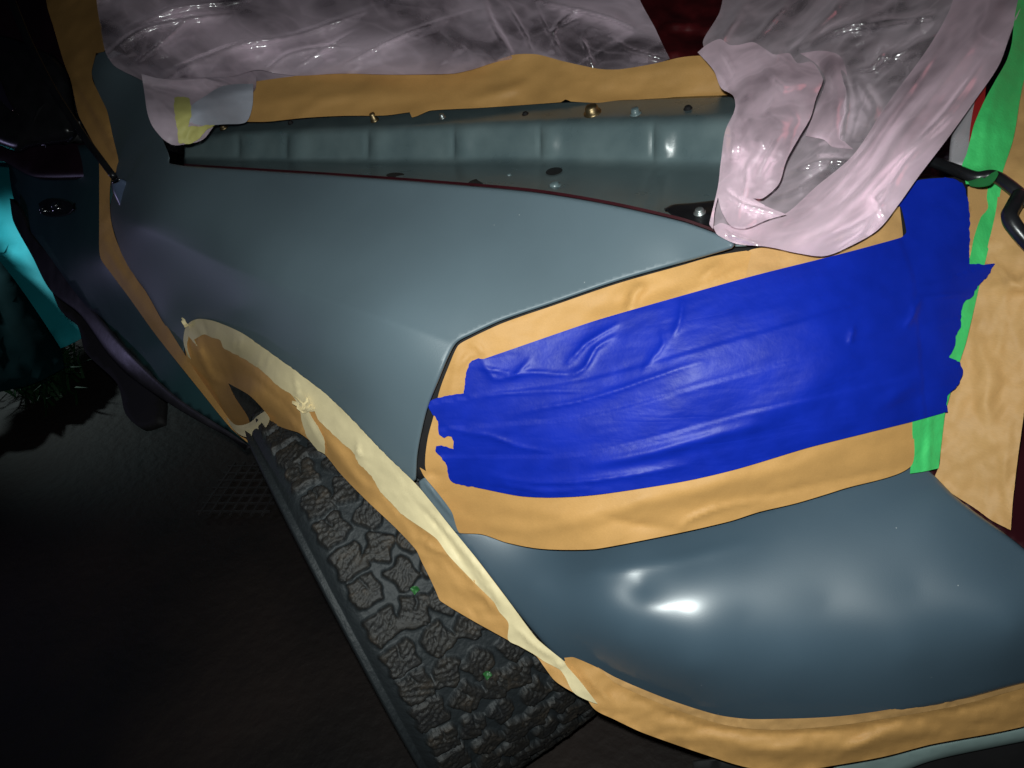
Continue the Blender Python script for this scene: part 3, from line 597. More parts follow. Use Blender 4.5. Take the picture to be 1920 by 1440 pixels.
# ---- chrome trim and hose by the grille
fc = field([(1780, 310, 't', .97), (1825, 190, 't', 1.03), (1920, 330, 't', .93), (1920, 150, 't', 1.03)])
sheet('chrome_trim', [(1777, 312), (1783, 257), (1800, 225), (1834, 172), (1826, 235), (1816, 312)], fc, noisy('chrome_shine_grey', (.55, .52, .56), .25, .1, 20, 0, 1, metallic=.3), car, step=5, off=.0, thick=.005, rnd=(9, .009))  # light grey stands in for the chrome's bright reflection
sheet('red_panel_edge', [(1816, 290), (1820, 235), (1832, 175), (1850, 150), (1842, 220), (1826, 260)], fc, noisy('red_body_paint', (.35, .02, .02), .35, .1, 10, 0, 1), car, step=6, off=.003)

# ================================================================== MASKING MATERIALS LAID ON THE CAR
# kraft strip along the engine bay
fks = field([(470, 232, 't', 1.57), (640, 217, 't', 1.535), (900, 203, 't', 1.465), (1140, 193, 't', 1.385), (1380, 184, 't', 1.30), (480, 160, 't', 1.59), (640, 133, 't', 1.565), (900, 120, 't', 1.49), (1140, 128, 't', 1.40), (1350, 110, 't', 1.31)])
sheet('kraft_strip', [(462, 228), (473, 200), (473, 158), (483, 152), (640, 133), (740, 134), (840, 132), (887, 127), (940, 110), (967, 102), (1007, 102), (1057, 115), (1123, 129), (1160, 130), (1223, 120), (1280, 107), (1330, 104), (1380, 108), (1395, 180), (1347, 191), (1294, 196), (1284, 187), (1272, 191), (1140, 193), (1070, 190), (1060, 186), (1052, 191), (973, 197), (900, 202), (807, 207), (780, 218), (772, 220), (768, 210), (723, 216), (640, 217), (567, 221), (500, 228)],
      fks, 'kraft', step=7, folds=[([(500, 190), (640, 175), (800, 178)], 16, .005), ([(880, 190), (960, 165), (1000, 150)], 12, .008), ([(960, 120), (1000, 160), (980, 195)], 25, -.008), ([(1280, 178), (1380, 172)], 6, -.005, 'k'), ([(1050, 130), (1130, 175), (1300, 165)], 22, -.006), ([(560, 215), (600, 190), (660, 180)], 10, .004)],
      nz=[(.0035, 90, 40, -5, 1.)], edge_curl=(8, .0015), label='long strip of brown kraft paper along the engine bay edge', cat='masking paper')
# left wrap with yellow tape
fwr = field([(300, 112, 't', 1.68), (440, 112, 't', 1.70), (270, 153, 't', 1.52), (333, 272, 't', 1.42), (473, 157, 't', 1.57), (460, 230, 't', 1.55), (370, 200, 't', 1.44), (340, 230, 't', 1.42)])
fck = lambda P: .006 * fbm(P, 26, 40, math.radians(70), 4, 8.8, True)
sheet('plastic_wrap', [(262, 120), (300, 120), (440, 120), (478, 140), (477, 170), (420, 200), (380, 232), (400, 238), (380, 262), (350, 270), (325, 272), (305, 260), (285, 235), (276, 210), (271, 175)], fwr, 'plastic', step=6, off=.012, nz=[(.006, 26, 50, 15, 3., True), (.002, 12, 18, 15, 4., True)], edge_curl=(10, -.01), thick=0,
      label='crumpled clear plastic bunched round the left end of the kraft strip', cat='plastic sheet')
sheet('paper_wrap', [(475, 157), (473, 200), (461, 229), (420, 233), (380, 235), (352, 230), (358, 200), (385, 180), (413, 163), (440, 158)], fwr, 'white', step=6, off=.018, nz=[(.004, 80, 16, -5, 3.)], label='pale grey paper wrap taped beside the kraft strip', cat='masking paper')
sheet('yellow_tape', [(327, 183), (338, 181), (356, 184), (359, 215), (352, 238), (375, 236), (402, 235), (385, 246), (372, 262), (355, 270), (336, 269), (330, 230), (326, 205)], fwr, 'yellow', step=5, off=.024, nz=[(.003, 20, 20, 0, 3.)], torn=(2, .15), folds=[([(350, 262), (356, 245), (372, 240)], 5, .005)],
      label='short bent piece of yellow masking tape holding the crumpled wrap', cat='tape')

# top plastic sheet (three overlapping layers of one sheet)
fp1 = field([(180, 0, 't', 1.69), (213, 120, 't', 1.62), (270, 153, 't', 1.55), (480, 150, 't', 1.58), (640, 133, 't', 1.56), (900, 122, 't', 1.49), (1140, 130, 't', 1.42), (1250, 115, 't', 1.38), (400, 0, 't', 1.71), (900, 0, 't', 1.61), (1200, 0, 't', 1.48), (700, 60, 't', 1.575)])
sheet('plastic_sheet', [(176, -60), (182, 10), (190, 60), (198, 98), (213, 122), (232, 134), (253, 144), (270, 152), (330, 146), (433, 144), (483, 131), (520, 138), (560, 142), (640, 138), (740, 140), (850, 138), (887, 130), (940, 114), (1000, 110), (1057, 120), (1100, 133), (1160, 134), (1223, 124), (1256, 110), (1240, 78), (1227, 50), (1200, 0), (1180, -60)], fp1, 'plastic', step=4, off=.012, thick=0,
      folds=[([(190, 105), (260, 55), (330, 35), (430, 22)], 10, 0.0275, 's'), ([(255, 115), (300, 80), (350, 35)], 3, 0.0100, 's'), ([(640, 120), (760, 60), (900, 15)], 6, 0.0175, 's'), ([(330, 125), (450, 80), (560, 60), (700, 10)], 10, 0.0225, 's'), ([(910, 0), (925, 40), (960, 100)], 13, 0.0312, 's'), ([(940, -10), (985, 60), (1000, 100)], 7, 0.0200, 's'), ([(1005, 10), (1030, 60), (1090, 30)], 5, 0.0150, 's'), ([(1080, 20), (1040, 60), (1060, 110)], 7, 0.0175, 's'), ([(1200, 60), (1130, 30), (1000, 0)], 8, 0.0187, 's'), ([(500, 130), (540, 100), (620, 85), (700, 90)], 8, 0.0150, 's'), ([(560, 120), (600, 95), (660, 60)], 5, 0.0125, 's'), ([(1110, 125), (1090, 75), (1095, 60)], 5, 0.0150, 's'), ([(1150, 70), (1180, 90), (1250, 110)], 5, 0.0125, 's'), ([(240, 50), (330, 10), (500, -10)], 12, 0.0250, 's')],
      nz=[(.011, 170, 50, -24, 5., True), (.0085, 70, 26, -30, 9., True), (.0028, 26, 14, -10, 6., True)], edge_curl=(12, -.004), label='long clear plastic sheet draped over the engine bay above the kraft strip', cat='plastic sheet')
fp2 = lambda u, v: fp1(u, v) + .05
sheet('plastic_sheet', [(200, 60), (420, -40), (880, -60), (1160, -50), (1215, 60), (1215, 118), (1060, 112), (980, 108), (900, 126), (700, 139), (480, 152), (400, 165), (300, 160)], fp2, 'plastic', step=9, thick=0,
      nz=[(.018, 110, 36, -35, 15., True)], label='second clear plastic layer showing beneath the draped sheet', cat='plastic sheet')

# right plastic bag: back layer, broad band, bulky front bunch
fq = field([(1350, 420, 't', .885), (1380, 456, 't', .87), (1440, 463, 't', .865), (1597, 460, 't', .865), (1683, 383, 't', .875), (1723, 330, 't', .90), (1773, 260, 't', .945), (1873, 120, 't', 1.03), (1907, 20, 't', 1.08), (1350, 300, 't', 1.06), (1372, 200, 't', 1.2), (1330, 120, 't', 1.26), (1360, 0, 't', 1.4), (1600, 0, 't', 1.3), (1800, 0, 't', 1.15), (1500, 200, 't', 1.14), (1650, 150, 't', 1.1), (1500, 350, 't', .99), (1600, 350, 't', .95)])
sheet('plastic_cover', [(1362, -60), (1350, 20), (1318, 78), (1330, 110), (1380, 180), (1370, 230), (1352, 300), (1346, 360), (1337, 400), (1337, 431), (1380, 457), (1440, 463), (1497, 475), (1547, 479), (1597, 460), (1647, 430), (1683, 383), (1723, 330), (1773, 260), (1827, 187), (1873, 120), (1907, 27), (1925, -60)], fq, 'cover', step=4, off=-.015, thick=0,
      folds=[([(1480, 95), (1600, 40), (1700, 0)], 9, .022), ([(1350, 80), (1400, 0)], 9, .02), ([(1420, 70), (1480, 0)], 7, .018), ([(1490, 90), (1560, 20), (1590, -20)], 8, .018), ([(1590, 50), (1650, 40), (1760, 28)], 7, .018), ([(1620, 110), (1700, 90), (1770, 50)], 14, .025), ([(1600, 140), (1640, 200), (1625, 240)], 12, .02), ([(1480, 320), (1540, 300), (1600, 300)], 8, .018), ([(1450, 370), (1500, 350), (1560, 310)], 7, .016), ([(1570, 110), (1590, 180), (1580, 260)], 10, .025), ([(1660, 80), (1640, 120), (1600, 130)], 7, .016)],
      nz=[(.011, 120, 42, -50, 25., True), (.008, 50, 22, -40, 29., True), (.0028, 22, 14, -10, 27., True)], label='clear plastic layer behind the pinkish folds at upper right', cat='plastic sheet', group=None)
BAND = [(1337, 425), (1352, 418), (1372, 424), (1400, 424), (1470, 402), (1530, 350), (1600, 290), (1660, 200), (1740, 90), (1780, 20), (1810, -60), (1945, -60), (1912, 20), (1895, 62), (1873, 122), (1827, 190), (1775, 262), (1723, 330), (1683, 386), (1647, 430), (1597, 460), (1547, 480), (1497, 475), (1440, 463), (1380, 457), (1345, 440)]
sheet('plastic_fold', BAND, fq, 'pink', step=4, off=.02, thick=0,
      folds=[([(1400, 450), (1520, 430), (1620, 350), (1700, 240), (1800, 110), (1870, 0)], 14, .020), ([(1430, 430), (1520, 390), (1600, 310), (1680, 200), (1780, 60)], 9, .016), ([(1540, 455), (1640, 400), (1700, 300), (1790, 190), (1860, 90)], 8, .012), ([(1570, 470), (1610, 445), (1640, 410)], 6, .012), ([(1680, 330), (1640, 370), (1660, 410)], 7, .01), ([(1660, 330), (1700, 290), (1780, 220)], 6, -.01), ([(1360, 425), (1372, 440), (1420, 455)], 6, .014)],
      nz=[(.005, 220, 36, -50, 35., True), (.004, 90, 24, -48, 36., True), (.0012, 30, 14, -30, 37., True)], edge_curl=(14, -.006), label='broad pinkish plastic fold sweeping from the fender tip up to the right', cat='plastic sheet')
fbg = field([(1350, 420, 't', .865), (1372, 300, 't', .98), (1400, 130, 't', 1.11), (1330, 120, 't', 1.22), (1500, 130, 't', 1.10), (1540, 180, 't', 1.07), (1500, 280, 't', .98), (1430, 400, 't', .89), (1430, 250, 't', .955), (1380, 420, 't', .865)])
BAG = [(1308, 98), (1325, 84), (1350, 73), (1368, 84), (1385, 84), (1412, 79), (1432, 90), (1452, 102), (1480, 100), (1495, 118), (1522, 116), (1535, 132), (1543, 150), (1530, 185), (1520, 220), (1498, 258), (1475, 300), (1460, 345), (1430, 372), (1412, 372), (1440, 388), (1475, 402), (1440, 412), (1400, 428), (1372, 425), (1355, 400), (1346, 370), (1340, 395), (1337, 430), (1330, 420), (1346, 350), (1352, 300), (1360, 245), (1378, 205), (1375, 180), (1352, 165), (1338, 132)]
sheet('plastic_bunch', BAG, fbg, 'pink', step=4, off=.03, thick=0,
      folds=[([(1420, 110), (1470, 160), (1520, 150)], 9, .014), ([(1455, 175), (1440, 210), (1470, 230)], 7, .010), ([(1390, 180), (1375, 240), (1370, 330)], 9, .012), ([(1400, 300), (1395, 350), (1380, 410)], 7, .012), ([(1420, 330), (1440, 290), (1465, 250)], 7, .012), ([(1350, 90), (1370, 120), (1380, 150)], 6, .012), ([(1380, 100), (1440, 95), (1500, 130)], 6, .01), ([(1340, 120), (1360, 150), (1375, 180)], 6, .010), ([(1490, 190), (1500, 230), (1470, 300)], 10, .012), ([(1362, 360), (1390, 380), (1460, 400)], 6, .012), ([(1410, 130), (1400, 200), (1420, 260)], 14, .01)],
      nz=[(.009, 70, 42, -60, 45., True), (.006, 34, 20, -70, 49., True), (.002, 15, 10, 0, 47., True)], edge_curl=(12, -.008), label='bulky crumpled milky plastic bunched at the right end of the kraft strip', cat='plastic sheet')
sheet('plastic_fold', [(1500, 100), (1540, 95), (1575, 105), (1588, 140), (1585, 200), (1582, 262), (1600, 280), (1560, 275), (1545, 262), (1510, 255), (1530, 200), (1548, 150), (1530, 120)], fq, 'pink', step=7, off=.01, thick=0,
      folds=[([(1560, 110), (1568, 170), (1560, 250)], 8, .014)], nz=[(.005, 20, 70, 5, 55., True)], edge_curl=(10, -.02), label='narrow upright pinkish plastic fold right of the crumpled bunch', cat='plastic sheet')

# headlamp masking paper
HP = [(859, 648), (882, 634), (940, 607), (1040, 572), (1160, 531), (1280, 497), (1340, 480), (1400, 470), (1409, 473), (1402, 501), (1395, 560), (1500, 700), (1713, 788), (1707, 875), (1580, 917), (1495, 943), (1423, 960), (1370, 977), (1270, 1000), (1120, 1029), (1062, 1031), (1005, 1028), (949, 1017), (904, 1002), (861, 999), (855, 986), (847, 960), (820, 923), (795, 893), (787, 877), (799, 884), (797, 873), (798, 850), (803, 817), (813, 780), (824, 733), (840, 690)]
sheet('headlamp_paper', HP, fh, 'kraft', step=7, off=.002,
      folds=[([(885, 640), (905, 660), (915, 672)], 4, .005, 'k'), ([(862, 690), (878, 668), (895, 664)], 4, .005, 'k'), ([(1178, 585), (1190, 552), (1200, 540), (1185, 538)], 10, .008), ([(1100, 580), (1200, 560), (1300, 520)], 14, -.004), ([(1395, 500), (1330, 530), (1290, 545)], 3, .004, 'k'), ([(1350, 490), (1345, 498), (1310, 525)], 8, .006, 'k'),
             ([(930, 950), (1100, 965), (1250, 930), (1420, 890), (1560, 850)], 18, .006), ([(1270, 998), (1290, 975), (1340, 955), (1430, 935)], 6, .007, 'k'), ([(1120, 965), (1200, 985), (1265, 992)], 9, -.005, 'k'), ([(880, 980), (1000, 990), (1120, 975)], 14, .004), ([(1320, 960), (1500, 915), (1690, 880)], 9, -.004, 'k'), ([(860, 650), (845, 740), (812, 830)], 8, .004, 'k'), ([(800, 887), (830, 893)], 4, -.004, 'k')],
      nz=[(.0025, 150, 70, -15, 61.), (.0004, 40, 40, 0, 63.)], edge_curl=(7, .0012), label='brown kraft paper masking the headlamp beneath the blue tape', cat='masking paper')
sheet('paper_flap', [(1395, 492), (1404, 470), (1440, 463), (1500, 455), (1600, 420), (1687, 387), (1693, 443), (1690, 470), (1533, 500), (1413, 525), (1400, 527)], fh, 'kraft2', step=7, off=.001, nz=[(.003, 60, 30, -15, 65.)],
      folds=[([(1560, 475), (1620, 430), (1680, 410)], 9, .005, 'k')], label='pale kraft paper flap between the fender tip plastic and blue tape', cat='masking paper')
sheet('green_tape', [(1905, 20), (1925, -60), (1990, -60), (1945, 80), (1920, 150), (1913, 183), (1900, 260), (1880, 323), (1877, 353), (1863, 430), (1850, 480), (1835, 542), (1812, 640), (1800, 677), (1780, 745), (1772, 776), (1760, 878), (1733, 884), (1707, 888), (1711, 830), (1713, 780), (1770, 640), (1800, 560), (1822, 470), (1827, 445), (1840, 407), (1853, 390), (1851, 370), (1853, 347), (1812, 345), (1804, 312), (1813, 287), (1827, 233), (1845, 190), (1867, 150), (1887, 115), (1897, 83)],
      field([(u_, v_, 't', float(fh(u_, v_)[0]) + .001) for u_, v_ in ((1740, 885), (1713, 780), (1780, 740), (1800, 560), (1790, 650), (1840, 500), (1830, 400))] + [ (1870, 250, 't', .96), (1910, 50, 't', 1.05), (1820, 280, 't', .955), (1960, -60, 't', 1.1)]), 'green', step=6, off=.004,
      nz=[(.0025, 26, 60, 15, 71.)], folds=[([(1745, 785), (1738, 880)], 5, .003), ([(1820, 330), (1860, 320)], 8, .006), ([(1880, 120), (1850, 240), (1840, 320)], 10, .004)], label='long green tape strip running down the inner side of the headlamp', cat='tape')
BT = [(907, 673), (1040, 627), (1120, 600), (1280, 554), (1413, 517), (1533, 487), (1600, 470), (1690, 445), (1700, 435), (1690, 388), (1680, 383), (1690, 350), (1727, 337), (1780, 334), (1803, 343), (1813, 363), (1818, 400), (1818, 460), (1817, 495), (1865, 495), (1853, 517), (1833, 537), (1820, 560), (1810, 563), (1803, 583), (1801, 613), (1793, 630), (1790, 650), (1780, 670), (1800, 680), (1805, 700), (1795, 723), (1780, 737), (1775, 753), (1777, 772), (1713, 790), (1580, 823), (1513, 840), (1380, 880), (1280, 903), (1140, 925), (1082, 931), (1023, 933), (973, 930), (907, 917), (850, 905), (840, 893), (837, 873), (826, 857), (817, 847), (817, 837), (830, 836), (850, 842), (850, 827), (843, 817), (830, 820), (823, 813), (820, 790), (805, 767), (805, 753), (823, 745), (870, 738), (873, 707), (882, 677), (897, 673)]
sheet('blue_tape', BT, fh, 'blue', step=4.5, off=.008, noisefn=lambda P: .004 / (1 + np.exp(-(P[:, 0] - 1740) / 12)), torn=(2.2, .12, lambda a, b: a < 900 or a > 1770),
      folds=[([(1320, 678), (1280, 689), (1140, 737), (1073, 755), (1007, 767), (955, 780)], 6, .0035, 'k'), ([(905, 678), (918, 700), (927, 711), (993, 699), (1060, 702), (1085, 692)], 5, .0035, 'k'), ([(1063, 683), (1082, 662), (1100, 643), (1160, 607)], 5, .0045, 'k'), ([(1070, 707), (1097, 688), (1117, 653), (1153, 630)], 5, .0045, 'k'), ([(960, 708), (980, 690), (995, 672)], 5, .003, 'k'),
             ([(838, 800), (873, 811), (917, 817), (973, 837), (1035, 848)], 4, .0025, 'k'), ([(925, 893), (990, 904), (1073, 904), (1173, 893), (1290, 872)], 6, .004, 'k'), ([(930, 905), (1023, 922), (1107, 916)], 6, .0035, 'k'), ([(1100, 872), (1207, 852), (1280, 834), (1380, 808), (1440, 795)], 11, .005), ([(1725, 558), (1712, 590), (1697, 614)], 6, .005, 'k'), ([(1601, 612), (1597, 628), (1592, 645)], 5, .004, 'k'), ([(1727, 561), (1775, 554), (1822, 552)], 5, .004, 'k'), ([(1240, 620), (1244, 645), (1227, 668), (1205, 695)], 6, .003, 'k'), ([(1280, 560), (1275, 600), (1262, 630)], 7, .004, 'k'), ([(1150, 730), (1000, 735), (870, 742)], 4, .002, 'k'), ([(1600, 660), (1500, 740), (1380, 800)], 30, .004), ([(1720, 715), (1640, 770)], 14, .003), ([(900, 690), (960, 700)], 3, .003, 'k'),
             ([(1690, 455), (1712, 520), (1716, 560)], 2.5, .0012, 'step'), ([(880, 800), (1100, 780), (1400, 700), (1780, 600)], 1.5, .0014, 'step'), ([(840, 855), (1100, 850), (1400, 775), (1780, 690)], 1.5, .0014, 'step'), ([(900, 742), (1100, 712), (1400, 630), (1780, 520)], 1.5, .0014, 'step')],
      nz=[(.0005, 260, 30, -14, 81.), (.0009, 160, 90, -14, 83.), (.00015, 40, 8, -13, 85.)], label='wide blue tape stuck in overlapping strips across the headlamp', cat='tape')
# right side paper over the grille
fgr = field([(1800, 700, 't', .93), (1750, 885, 't', .95), (1890, 980, 't', .91), (1910, 850, 't', .90), (1920, 600, 't', .90), (1880, 400, 't', .93), (1920, 200, 't', 1.0), (1860, 500, 't', .925), (2060, 600, 't', .85), (2060, 200, 't', .95), (1800, 860, 't', .93)])
sheet('grille_paper', [(1880, 250), (1900, 180), (1930, 140), (2080, 140), (2080, 560), (1925, 740), (1918, 790), (1910, 847), (1900, 930), (1895, 994), (1860, 976), (1828, 953), (1785, 925), (1752, 895), (1762, 870), (1768, 790), (1780, 735), (1800, 660), (1825, 560), (1850, 470), (1870, 380), (1868, 330)], fgr, 'kraft2', step=8, off=-.002,
      folds=[([(1850, 480), (1900, 530), (1960, 560)], 6, .006, 'k'), ([(1840, 540), (1900, 535), (2000, 500)], 14, .007), ([(1900, 750), (1880, 780), (1870, 800)], 8, -.005, 'k'), ([(1830, 620), (1850, 700), (1845, 820)], 20, .006), ([(1895, 780), (1885, 880), (1890, 980)], 8, .004, 'k')], nz=[(.005, 60, 90, 10, 91.)], edge_curl=(8, .0015),
      label='brown kraft paper covering the grille at the right edge', cat='masking paper')
sheet('paper_patch', [(1815, 350), (1853, 345), (1856, 392), (1842, 410), (1828, 445), (1822, 465), (1860, 500), (1880, 470), (1872, 492), (1866, 500), (1816, 497)], fh, 'kraft2', step=6, off=.001, label='small pale paper scrap between blue tape and upper green tape', cat='masking paper', sm=False)
# hose / cable
hs = lerp3([(1740, 300, 't', 1.0), (1790, 318, 't', .955), (1828, 332, 't', .935), (1862, 330, 't', .925), (1895, 350, 't', .905), (1935, 385, 't', .89)], 9)
hose = tube('hose', hs, .0072, 'black', None, 12)
props(hose, 'short black hose crossing the green tape at upper right', 'hose')
kn = lerp3([(1912, 366, 't', .895), (1900, 388, 't', .885), (1893, 405, 't', .88), (1905, 428, 't', .875), (1935, 462, 't', .87)], 6)
tube('hose_clamp', kn, .009, 'black', hose, 10)
sheet('tape_tab', [(1815, 335), (1830, 322), (1845, 335), (1868, 318), (1872, 325), (1858, 345), (1836, 350), (1818, 348)], field([(1840, 335, 't', .925), (1815, 345, 't', .93), (1870, 320, 't', .93)]), 'green', step=4, off=.012, nz=[(.003, 14, 14, 0, 3.)], label='small twisted green tape tab holding the black hose', cat='tape')

# wheel arch paper and tape
fa = field([(350, 620, 't', 1.405), (345, 660, 't', 1.42), (450, 640, 't', 1.20), (500, 680, 't', 1.135), (600, 745, 't', 1.055), (700, 845, 't', 1.005), (782, 912, 't', .985), (850, 1000, 't', 1.0), (950, 1125, 't', .995), (1057, 1245, 't', .995), (1120, 1325, 't', .985),
            (427, 718, 't', 1.36), (470, 830, 't', 1.46), (400, 740, 't', 1.45), (470, 742, 't', 1.22), (560, 812, 't', 1.12), (607, 850, 't', 1.08), (700, 950, 't', 1.04), (823, 1120, 't', 1.02), (950, 1200, 't', 1.01), (1039, 1275, 't', 1.0), (1080, 1300, 't', .99), (380, 640, 't', 1.36)], 1e-4)
AP = [(346, 640), (349, 618), (365, 606), (400, 612), (450, 634), (500, 668), (567, 715), (640, 775), (707, 842), (770, 902), (847, 992), (892, 1046), (949, 1121), (1005, 1196), (1050, 1240), (1065, 1240), (1090, 1278), (1080, 1301), (1060, 1290), (1039, 1275), (1020, 1250), (1005, 1230), (952, 1200), (880, 1160), (825, 1126), (818, 1110), (806, 1084), (791, 1054), (780, 1031), (742, 990), (690, 941), (640, 890), (607, 850), (563, 813), (533, 803), (510, 792), (493, 767), (467, 741), (427, 718), (440, 745), (463, 780), (470, 800), (476, 830), (470, 833), (433, 800), (400, 762), (367, 715), (352, 680)]
sheet('arch_paper', AP, fa, 'kraft', step=6, off=-.003,
      folds=[([(360, 640), (385, 680), (400, 710), (440, 728)], 5, .008, 'k'), ([(370, 625), (376, 660), (392, 700)], 5, .007, 'k'), ([(410, 640), (480, 700), (540, 760)], 9, .006, 'k'), ([(395, 710), (420, 715), (400, 700)], 5, .005, 'k'), ([(540, 780), (556, 800), (575, 818)], 6, .008, 'k'), ([(590, 790), (640, 860), (700, 930)], 10, .006), ([(850, 1040), (812, 1030), (790, 1010)], 5, .006, 'k'), ([(799, 1000), (797, 1025)], 3, -.005, 'k'), ([(840, 1045), (880, 1080), (940, 1150)], 8, .006, 'k'), ([(700, 900), (750, 960), (800, 1020)], 9, -.005, 'k'), ([(460, 700), (520, 745), (560, 790)], 5, -.005, 'k'), ([(880, 1100), (910, 1120), (930, 1150)], 4, .005, 'k')],
      nz=[(.003, 30, 60, -45, 101.)], edge_curl=(7, .0012), label='brown kraft paper edging hung around the front wheel arch', cat='masking paper')
AT = [(344, 640), (347, 617), (356, 604), (372, 598), (400, 602), (450, 623), (500, 657), (555, 697), (600, 731), (640, 767), (707, 837), (740, 870), (784, 913), (847, 991), (892, 1046), (949, 1121), (1005, 1196), (1040, 1226), (1057, 1240), (1063, 1250), (1087, 1277), (1120, 1320), (1108, 1316), (1076, 1299), (1060, 1270), (1050, 1256), (1020, 1240), (1003, 1228), (975, 1212), (953, 1200), (953, 1168), (936, 1147), (926, 1129), (896, 1099), (859, 1061), (839, 1039), (817, 1009), (757, 967), (740, 950), (724, 934), (710, 917), (697, 893), (673, 870), (663, 850), (640, 829), (617, 807), (597, 787), (590, 771), (578, 772), (606, 820), (609, 852), (596, 844), (575, 818), (566, 790), (561, 765), (547, 741), (520, 723), (493, 697), (473, 683), (447, 667), (420, 653), (413, 638), (397, 633), (383, 627), (363, 637), (370, 650), (353, 630), (351, 655), (358, 674), (352, 668)]
sheet('masking_tape', AT, fa, 'cream', step=5, off=.004, torn=(1.4, .13, lambda a, b: True if (b > 640 + .0 * a and a < 760) else False),
      folds=[([(372, 612), (378, 622), (384, 630)], 3, .004, 'k'), ([(405, 612), (403, 622), (401, 632)], 3, .003, 'k'), ([(440, 630), (438, 645), (436, 655)], 3, .004, 'k'), ([(452, 634), (450, 648), (446, 660)], 3, .004, 'k'), ([(490, 662), (486, 676), (482, 690)], 4, .004, 'k'), ([(505, 672), (500, 686), (497, 697)], 3, .003, 'k'), ([(550, 705), (556, 725), (560, 745)], 4, .004, 'k'), ([(690, 860), (672, 850), (668, 838)], 5, .004, 'k'), ([(670, 820), (672, 850), (668, 860)], 3, .003, 'k'), ([(800, 950), (850, 1010), (900, 1070), (960, 1150)], 5, .005, 'k'), ([(760, 920), (830, 1000), (900, 1100)], 6, -.004, 'k'), ([(960, 1170), (1010, 1215), (1045, 1235)], 6, .005, 'k'), ([(900, 1085), (930, 1120), (950, 1155)], 5, .004, 'k'), ([(1040, 1240), (1052, 1248), (1066, 1235)], 5, .006, 'k'), ([(570, 775), (585, 800), (605, 840)], 4, .004, 'k')],
      nz=[(.0010, 16, 50, -40, 111.), (.0012, 50, 40, 0, 113.)], edge_curl=(5, .001), label='cream masking tape following the curved edge of the wheel arch', cat='tape')
# torn tuft of tape
def tuft(u, v, t):
    V = []; Fc = []; c = P3(u, v, t)
    for i in range(11):
        a = math.radians(-90 + random.uniform(-75, 75)); L = random.uniform(12, 30); w = random.uniform(2.5, 5); k = len(V)
        for s in range(5):
            f = s / 4; uu = u + math.cos(a + .5 * f * random.uniform(-1, 1)) * L * f; vv = v + math.sin(a) * L * f; px, py = -math.sin(a) * w * (1 - .7 * f), math.cos(a) * w * (1 - .7 * f)
            tt = t - .014 * math.sin(f * 2.6) - random.uniform(0, .003)
            V += [P3(uu + px, vv + py, tt), P3(uu - px, vv - py, tt - .004)]
        for s in range(4): Fc.append([k + 2 * s, k + 2 * s + 1, k + 2 * s + 3, k + 2 * s + 2])
    return V, Fc
V_, F_ = tuft(570, 772, float(fa(570, 772)[0]) - .008)
o = mesh('torn_tape_end', V_, F_, 'cream', None, .0004); props(o, 'small splayed tuft of torn tape sticking off the wheel arch edge', 'tape')
V_, F_ = tuft(350, 612, 1.39); V_ = [V_[i] for i in range(20)]; F_ = F_[:8]
o = mesh('torn_tape_end', V_, F_, 'cream', None, .0004); props(o, 'tiny loose tape curl at the top rear of the wheel arch', 'tape')
ftp = field([(427, 782, 't', 1.42), (467, 800, 't', 1.3), (503, 780, 't', 1.2), (450, 813, 't', 1.34)])
sheet('tape_loop', [(424, 782), (443, 797), (467, 793), (484, 779), (496, 771), (505, 786), (492, 808), (468, 820), (448, 814), (434, 800)], ftp, 'cream', step=4, off=.006, folds=[([(430, 790), (460, 806), (500, 780)], 4, .006), ([(445, 806), (470, 813), (495, 795)], 2.5, -.004)], label='pale tape loop bridging the bottom of the rear arch paper', cat='tape')
# door gap paper
fdg = field([(88, 12, 't', 1.88), (190, 12, 't', 1.85), (150, 215, 't', 1.66), (200, 207, 't', 1.60), (190, 330, 't', 1.60), (185, 480, 't', 1.66), (235, 480, 't', 1.60), (300, 600, 't', 1.53), (345, 665, 't', 1.45), (400, 760, 't', 1.47), (468, 832, 't', 1.46), (290, 627, 't', 1.57)])
sheet('door_gap_paper', [(80, -60), (190, -60), (186, 20), (197, 92), (181, 112), (172, 143), (185, 175), (200, 207), (212, 260), (222, 310), (207, 340), (206, 400), (214, 440), (232, 482), (263, 525), (300, 590), (343, 660), (372, 705), (400, 745), (440, 800), (472, 836), (433, 803), (367, 722), (293, 629), (240, 555), (210, 515), (188, 482), (186, 420), (186, 370), (184, 290), (165, 250), (147, 215), (133, 152), (120, 118), (100, 50), (88, 10)], fdg, 'kraft', step=7, off=.012,
      folds=[([(122, 110), (160, 180), (200, 240), (222, 300)], 7, .012, 'k'), ([(120, 130), (175, 230), (210, 300)], 4, -.008, 'k'), ([(190, 400), (205, 470), (250, 545), (330, 660)], 7, .007, 'k'), ([(110, 20), (140, 90), (170, 140)], 20, .01)], nz=[(.004, 30, 80, 30, 121.)],
      label='narrow brown kraft paper strip covering the gap between door and fender', cat='masking paper')
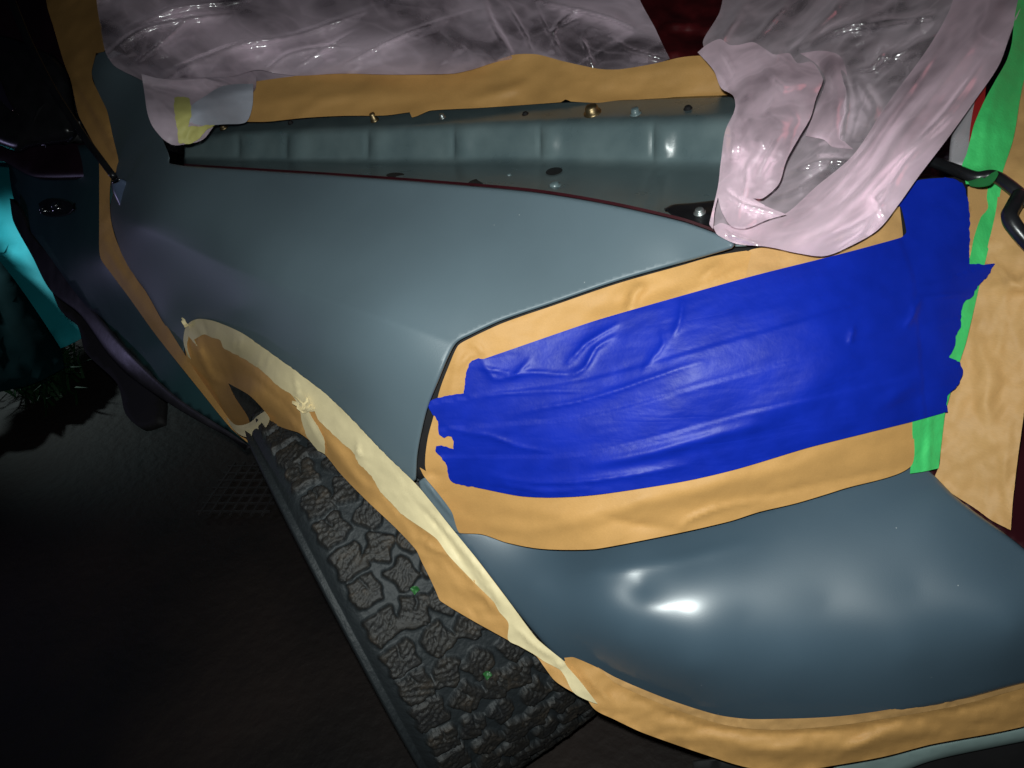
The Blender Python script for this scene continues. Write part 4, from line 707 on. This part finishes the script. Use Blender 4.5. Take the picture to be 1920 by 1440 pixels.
# bumper lower paper with pale tape edge
fbl = field([(1057, 1236, 't', 1.0), (1120, 1256, 't', 1.005), (1245, 1314, 't', .995), (1345, 1346, 't', .985), (1412, 1354, 't', .97), (1591, 1348, 't', .95), (1787, 1314, 't', .94), (1920, 1279, 't', .935), (2060, 1240, 't', .92), (1120, 1333, 't', 1.01), (1203, 1373, 't', 1.015), (1328, 1417, 't', 1.01), (1412, 1440, 't', 1.0), (1578, 1433, 't', .985), (1745, 1396, 't', .975), (1920, 1362, 't', .965), (2060, 1320, 't', .95)])
LP = [(1058, 1234), (1075, 1233), (1120, 1252), (1153, 1271), (1245, 1310), (1345, 1342), (1412, 1350), (1500, 1349), (1591, 1343), (1787, 1309), (1920, 1274), (2060, 1236), (2060, 1325), (1920, 1362), (1860, 1375), (1745, 1396), (1660, 1418), (1578, 1433), (1500, 1444), (1412, 1441), (1328, 1417), (1203, 1373), (1150, 1348), (1115, 1330), (1095, 1300), (1080, 1275), (1065, 1252)]
sheet('bumper_paper', LP, fbl, 'kraft', step=7, off=.008,
      folds=[([(1150, 1290), (1245, 1335), (1345, 1368), (1450, 1375), (1600, 1366), (1780, 1335), (1920, 1300)], 8, -.006, 'k'), ([(1200, 1350), (1400, 1400), (1560, 1405), (1750, 1370)], 14, .005), ([(1560, 1420), (1640, 1380), (1700, 1360)], 10, .005), ([(1090, 1250), (1110, 1280), (1150, 1320)], 6, .006, 'k')], nz=[(.003, 90, 24, -5, 131.), (.0012, 20, 20, 0, 133.)], edge_curl=(8, .0015),
      label='brown kraft paper skirt taped along the bottom edge of the bumper', cat='masking paper')
sheet('edge_tape', [(1120, 1251), (1153, 1270), (1245, 1309), (1345, 1341), (1412, 1349), (1591, 1342), (1787, 1308), (1920, 1273), (2060, 1235), (2060, 1254), (1920, 1290), (1787, 1325), (1591, 1358), (1480, 1368), (1412, 1367), (1345, 1356), (1245, 1322), (1153, 1280)], fbl, 'kraft2', step=5, off=.011,
      folds=[([(1388, 1350), (1384, 1366)], 2.5, .004, 'k'), ([(1342, 1340), (1333, 1356)], 2.5, .004, 'k'), ([(1780, 1308), (1770, 1326)], 3, .004, 'k'), ([(1160, 1272), (1165, 1284)], 2.5, .003, 'k')], nz=[(.002, 50, 20, 0, 141.)], label='narrow pale paper tape along the bumper lower edge', cat='tape')
# leaf bits on the tyre
for (u, v, r, lb) in ((778, 1106, 9, 'bright green leaf scrap caught on the tyre tread'), (914, 1266, 9, 'darker green leaf scrap lower on the tyre tread')):
    d = ray(u, v); 
    # hit the tread cylinder
    best = None
    for t in np.linspace(.8, 1.5, 1400):
        p = C + t * d - WC; q = Matrix.Rotation(-ST, 3, 'Z') @ Vector(p); rr = math.hypot(q.x, q.z)
        if rr < WR + .003: best = t; break
    ftl = (lambda t0: (lambda u, v: np.full(len(np.atleast_1d(u)), t0)))(best)
    sheet('leaf', [(u - r, v - 2), (u - 3, v - r * .8), (u + r * .5, v - r * .7), (u + r, v), (u + 4, v + r * .5), (u - 1, v + r * 1.1), (u - 4, v + r * .5)], ftl, 'leaf', step=3, off=.004, nz=[(.004, 8, 8, 0, 3.)], thick=.0003, label=lb, cat='leaf')
